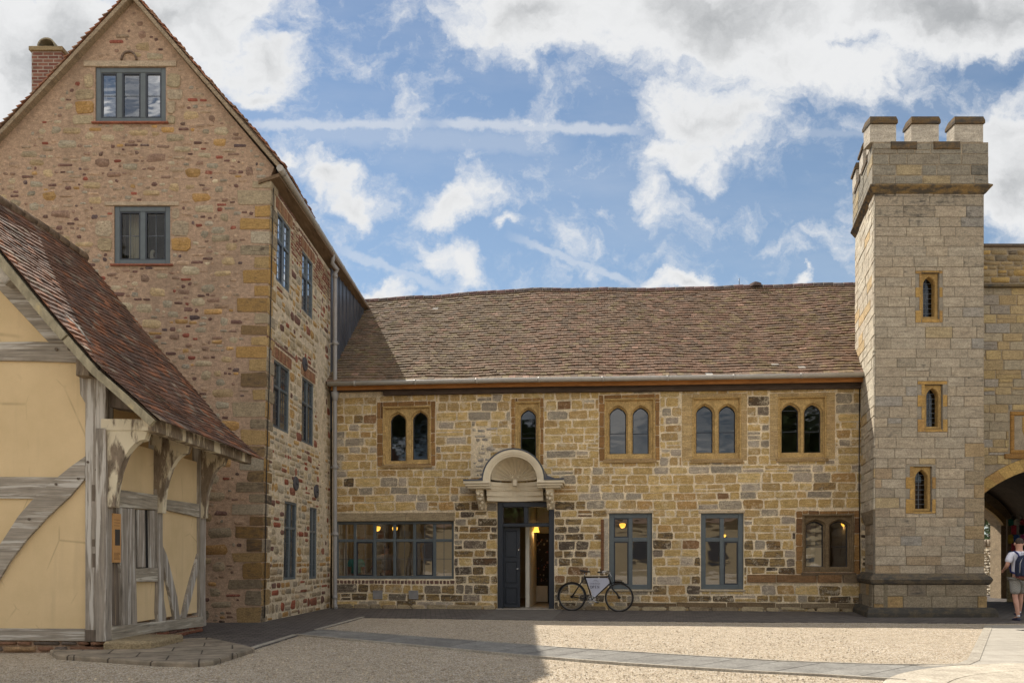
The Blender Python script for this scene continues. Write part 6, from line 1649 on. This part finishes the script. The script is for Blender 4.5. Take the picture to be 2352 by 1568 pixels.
b3 = MB(lambda a, b, c: MM @ Vector((a, -c, b))); b3.prism([(-.12, .94), (-.125, 1.12), (.125, 1.12), (.12, .94)], .26, .315, bev=.02); pk_ = b3.build('front_pocket', m_plain('navy_pocket', (.022, .028, .06), .8), bag)
b3 = MB(lambda a, b, c: MM @ Vector((a, -c, b)))
b3.tube([(-.145, 1.0, .262), (-.14, 1.2, .265), (-.09, 1.305, .258), (0, 1.33, .256), (.09, 1.305, .258), (.14, 1.2, .265), (.145, 1.0, .262)], .006, 5); b3.tube([(-.06, 1.12, .30), (.10, 1.10, .31)], .005, 5); b3.build('piping', m_plain('pale_piping', (.5, .5, .5), .6), bag)
b3 = MB(lambda a, b, c: MM @ Vector((a, -c, b)))
for s in (-1, 1): b3.tube([(s * .09, 1.30, .17), (s * .10, 1.40, .11), (s * .115, 1.445, .02), (s * .12, 1.40, -.09), (s * .13, 1.2, -.135), (s * .15, 1.02, -.05), (s * .15, .98, .13)], .018, 6)
b3.build('strap', m_plain('blue_strap', (.03, .035, .14), .8), bag)
b3 = MB(lambda a, b, c: MM @ Vector((a, -c, b))); b3.box(-.155, .155, .90, .935, .13, .26); b3.build('base', m_plain('maroon_base', (.12, .03, .03), .8), bag)
txt('shirt_print', 'Ton', .05, lambda a, b, c: MM @ Vector((a, -.125 - c, b)), -.045, 1.385, .0, MBLK, man, .002)
# two people indoors behind the long window
def inside_pos(x, y, d): u, z = hpx(x, y, d); p = HM(u, 0, d); return p
p1 = inside_pos(818, 1300, -1.1)
person((p1.x, p1.y, .012), R(15), 1.50, 'person in a turquoise sleeveless top seen through the left part of the long window', m_plain('turquoise_cloth', (.10, .50, .44), .8), m_plain('dark_trousers', (.03, .03, .035), .9), m_plain('dark_hair', (.03, .02, .02), .7), dict(), shorts=False, socks=False)
p2 = inside_pos(888, 1300, -1.4)
person((p2.x, p2.y, .012), R(0), 1.66, 'person in a pale grey top behind the third light of the long window', m_plain('pale_grey_cloth', (.34, .31, .31), .9), m_plain('black_trousers', (.02, .02, .02), .9), m_plain('auburn_hair', (.07, .03, .02), .7), dict(el=(-.33, .05, 1.25), wl=(-.46, .12, 1.05)), shorts=False, socks=False)

# ------------------------------------------------------------------ lamps, curtain and other things indoors
def pendant(pos, r, label, bell=False, top=2.9, power=2):
    t = thing('pendant_lamp', pos, label, 'lamp', 'lit pendant lamps indoors')
    mb = MB()
    prof = [(r * .35, r * .55), (r * .8, r * .5), (r, r * .25), (r * .92, -r * .3), (r * .55, -r * .85), (r * .25, -r * .95)] if not bell else [(r * .35, r * 1.0), (r * .55, r * .9), (r * .85, -r * .3), (r, -r * .75)]
    mb.lathe(prof, tuple(pos), 14); mb.build('lamp_shade', MLAMP, t)
    ld_ = bpy.data.lights.new('bulb', 'POINT'); ld_.energy = power; ld_.color = (1.0, .62, .25); ld_.shadow_soft_size = .08; lo_ = bpy.data.objects.new('bulb', ld_); COL.objects.link(lo_); lo_.parent = t; lo_.location = (0, 0, -r * 1.3)
    c = MB(); c.tube([(pos.x, pos.y, pos.z + r * .5), (pos.x, pos.y, top)], .006, 5); c.build('cord', MBLK, t)
    return t
def ip(x, y, d): u, z = hpx(x, y, d); return HM(u, z, d)
pendant(ip(867, 1212, -1.3), .085, 'bowl lamp lit yellow in the third light of the long window')
pendant(ip(907, 1213, -3.0), .085, 'lit yellow lamp half hidden by a mullion of the long window')
pendant(ip(1232, 1216, -1.7), .085, 'bell shaped yellow lamp hanging inside the open doorway', True, power=1.6)
pendant(ip(1430, 1205, -1.3), .085, 'lit bowl lamp in the tall window behind the bicycle')
pendant(ip(1664, 1229, -3.4), .05, 'tiny lit lamp low in the tall window right of the bicycle')
pendant(ip(1938, 1202, -2.2), .07, 'lit lamp behind the wavy glass beside the tower')
q = spx(715, 1203); pp_ = SM(q[0], q[1], -.75); pendant(pp_, .09, 'lit yellow lamp in the narrow ground floor window beside the downpipe', top=3.1)
# extra warm lamp light in the hall passage comes from the shades themselves
# curtain and bird behind the gable window
cu_ = MB(GM); c0 = GW2[0] + .12; c1 = c0 + (GW2[2] - GW2[0]) * .36; n = 24; A_, B_ = [], []
for k in range(n + 1):
    u = c0 + (c1 - c0) * (k / n); d = -.36 + .035 * math.sin(k * 1.9); A_.append(cu_.v(u, GW2[1] + .02, d)); B_.append(cu_.v(u, GW2[3] - .02, d))
for k in range(n): cu_.f([A_[k], A_[k + 1], B_[k + 1], B_[k]], (1, 1, 1, 0), True)
tag(cu_.build('curtain', m_plain('cream_curtain', (.62, .54, .38), .9)), 'cream pleated curtain in the left light of the gable window', 'curtain')
bo = gpx(334, 600); bx = Vector((bo[0], GY + .30, GW2[1] + .02))
brd = skin_mesh('body', [(0, 0, .08), (.0, 0, .18), (-.02, 0, .28), (.0, 0, .36), (.05, 0, .37), (-.06, 0, .10), (-.16, 0, .13)], [(0, 1), (1, 2), (2, 3), (3, 4), (0, 5), (5, 6)], [.09, .055, .035, .04, .022, .085, .03], m_plain('white_ceramic', (.75, .68, .55), .5), None, Matrix.Translation(bx), 2)
brd.name = 'bird_ornament'; tag(brd, 'white long-necked bird ornament standing on the gable window sill', 'ornament')
# dark picture display in the hall passage
dq = MB(HM); uu = hpx(1236, 1300, -2.7)[0]
dq.box(uu - .30, uu + .30, .04, 2.0, -2.85, -2.80); board_ = dq.build('display_board', m_plain('board_edge', (.02, .017, .015), .8)); tag(board_, 'dark picture board standing inside the open doorway', 'board')
dq = MB(HM)
for k in range(70): a = uu + rnd.uniform(-.27, .24); z = rnd.uniform(.62, 1.85); s = rnd.uniform(.015, .05); dq.box(a, a + s, z, z + s * 1.2, -2.80, -2.795, clerp((.25, .05, .05), (.3, .28, .25), rnd.random()) if rnd.random() < .6 else (.05, .06, .1))
dq.build('pictures', MS, board_)
dq = MB(HM); dq.box(uu - .28, uu + .27, .05, .50, -2.79, -2.75); dq.build('lower_panel', MWHITE, board_)
# knitted hangings in the passage
kn = thing('knitted_hanging', (14.9, 22.1, 1.0), 'rack hung with coloured knitted squares inside the archway behind the man', 'textile display')
pal = [(.02, .16, .12), (.40, .05, .07), (.50, .36, .05), (.05, .12, .35), (.45, .06, .22), (.45, .42, .36), (.35, .12, .05), (.02, .02, .02)]
def KN(u, z, d): return Vector((14.38 + u * .95, 22.3 - u * .30 - d, z))
rk = MB(KN)
for u in (0, .42, .85, 1.28): rk.box(u - .018, u + .018, .95, 2.42, -.01, .01)
for z in (1.0, 1.75, 2.35): rk.box(0, 1.3, z, z + .03, -.012, .012)
rk.build('rack', m_plain('rack_wood', (.28, .2, .13), .7), kn)
MKN = m_stone('wool', streak=(8, 8, 8), bs=1.0)
for row, (z0, z1) in enumerate(((2.24, 2.42), (1.72, 1.98), (1.22, 1.5), (.98, 1.2))):
    u = .0; k = 0
    while u < 1.28:
        w_ = .16; c = [0, 5, 1, 2, 5, 0, 3, 4][(k + row * 3) % 8] if row != 1 else [2, 3, 4, 6, 2, 1, 0, 5][k % 8]
        sq = MB(KN); sq.stone(u + .004, z0, u + w_ - .004, z1, (*pal[c], 0), .035, .01, .3, .02, True); sq.build('knitted_square', MKN, kn); u += w_; k += 1
for (u0_, c) in ((.10, 1), (.30, 7), (.55, 7), (.95, 0)):
    sq = MB(KN); sq.box(u0_, u0_ + .13, 1.5, 1.72, .0, .02, (*pal[c], 0)); sq.build('knitted_strip', MKN, kn); sq = MB(KN); sq.box(u0_, u0_ + .12, 1.98, 2.24, .0, .02, (*pal[7 if c != 1 else 1], 0)); sq.build('knitted_strip', MKN, kn)
sq = MB(KN)
for k in range(9): u = .08 + k * .14; sq.tube([(u, 2.42, .02), (u + .03, 2.52, .03), (u + .08, 2.56, .03), (u + .12, 2.5, .03)], .012, 5, (.12, .10, .08, 0))
sq.build('loops', MKN, kn)

# ------------------------------------------------------------------ trees
def tree(loc, hgt, rad, n, label, seed, trunk_h=None, leaf=.18, group=None):
    r = random.Random(seed); t = thing('tree', loc, label, 'tree', group); L = Vector(loc)
    tm = MB(); th = trunk_h or hgt * .35; top = L + Vector((.2, 0, hgt * .8))
    tm.tube([tuple(L), tuple(L + Vector((.05, .05, th))), tuple(top)], [rad * .09, rad * .06, .03], 8)
    cl = []
    for k in range(9):
        a = r.uniform(0, 6.28); d = rad * r.uniform(.35, .8); z = r.uniform(th, hgt * .85); e = L + Vector((math.cos(a) * d, math.sin(a) * d, z + rad * .25)); tm.tube([tuple(L + Vector((.05, .05, z * .8))), tuple(L.lerp(e, .6) + Vector((0, 0, z * .35))), tuple(e)], [rad * .03, rad * .02, .02], 5); cl.append((e, rad * r.uniform(.3, .5)))
    for k in range(16): a = r.uniform(0, 6.28); d = rad * math.sqrt(r.random()) * .85; z = th + (hgt - th) * r.uniform(.1, .92); cl.append((L + Vector((math.cos(a) * d, math.sin(a) * d, z)), rad * r.uniform(.22, .42)))
    tm.build('trunk', MBARK, t)
    lm = MB()
    for k in range(n):
        c, cr_ = r.choice(cl); v = Vector((r.gauss(0, 1), r.gauss(0, 1), r.gauss(0, .8))).normalized() * cr_ * r.random() ** .4; p = c + v
        s = leaf * r.uniform(.6, 1.4); a = Vector((r.gauss(0, 1), r.gauss(0, 1), r.gauss(0, 1))).normalized(); b = a.orthogonal().normalized(); g_ = r.uniform(.6, 1.4)
        i = [lm.v(*(p + a * s)), lm.v(*(p + b * s * .55)), lm.v(*(p - a * s)), lm.v(*(p - b * s * .55))]; lm.f(i, (.035 * g_ + .012 * r.random(), .065 * g_, .018 * g_, 0))
    lm.build('crown', MLEAF, t); return t
tree((19.6, 31.5, 0), 6.5, 3.0, 7000, 'leafy tree seen over the sunlit wall through the archway', 5, .8, .10)
tree((-24, -27, 0), 23, 8.5, 9000, 'broad tree standing behind the viewer on the left, reflected in the end windows', 6, leaf=.3)
tree((-9.5, -24, 0), 13, 4.5, 7000, 'tree behind the viewer, reflected in the window over the door', 7, leaf=.3)
tree((15, -27, 0), 15, 6, 8000, 'large tree behind the viewer on the right, reflected in the window by the tower', 8, leaf=.3)

# the range of buildings behind the viewer, whose reflection darkens the ground floor windows
rg = thing('courtyard_range', (0, -24, 0), 'long low stone range behind the viewer, reflected dark in the ground floor windows', 'building')
w = MB(); w.box(-34, 36, -32, -24, -.2, 4.2, (.30, .25, .17, .3)); w.build('wall', MS, rg)
w = MB(); w.prism([(-34.4, 4.2), (36.4, 4.2), (36.4, 4.25), (-34.4, 4.25)], 0, 1); w.vs = []; w.fs = []; w.cs = []; w.sm = []
w.hexa([(-34.3, -23.6, 4.2), (36.3, -23.6, 4.2), (36.3, -32.4, 4.2), (-34.3, -32.4, 4.2), (-34.3, -27.9, 7.4), (36.3, -27.9, 7.4), (36.3, -28.1, 7.4), (-34.3, -28.1, 7.4)], (.16, .11, .08, 0)); w.build('roof', MTILE, rg)
for k in range(11):
    w = MB(); x = -30 + k * 6; w.box(x, x + 1.4, -24.02, -23.95, 1.0, 2.9); w.build('window', MFR2, rg)

# loose chippings on top of the raked gravel
r = random.Random(3); pb = MB()
def ingrav(x, y):
    if y > 13.9 or x < -5.3 and y > 9.9: return False
    for a, b in zip(LO2[:-1], LO2[1:]):
        if a[0] <= x <= b[0]:
            k = (x - a[0]) / (b[0] - a[0]); yl = a[1] + (b[1] - a[1]) * k
            return y < yl - .12 or y > yl + 1.25
    return True
LO2 = sorted(L_)
n = 0
while n < 5200:
    y = 7.2 + 6.6 * r.random() ** 1.6; x = r.uniform(-.68, .60) * y
    if not ingrav(x, y) or math.hypot(x - ccx, y - ccy) < 3.5 or x > 3.6 + (y - 9) * .55 and y < 14 and x > 5.2: continue
    if -6.4 < x < -3.6 and y > 9.0: continue
    s_ = r.uniform(.006, .013) * (1.5 if r.random() < .05 else 1); g_ = r.uniform(.6, 1.25); c = (.50 * g_, .42 * g_, .31 * g_, 0); a = r.uniform(0, 6.28)
    v = [pb.v(x + s_ * math.cos(a + k * 1.57) * (1.3 if k % 2 else .8), y + s_ * math.sin(a + k * 1.57) * (1.3 if k % 2 else .8), .002) for k in range(4)] + [pb.v(x, y, .004 + s_ * .9)]
    for k in range(4): pb.f([v[k], v[(k + 1) % 4], v[4]], c)
    n += 1
tag(pb.build('loose_chippings', MS), kind='stuff', label='loose stone chippings scattered over the raked gravel')
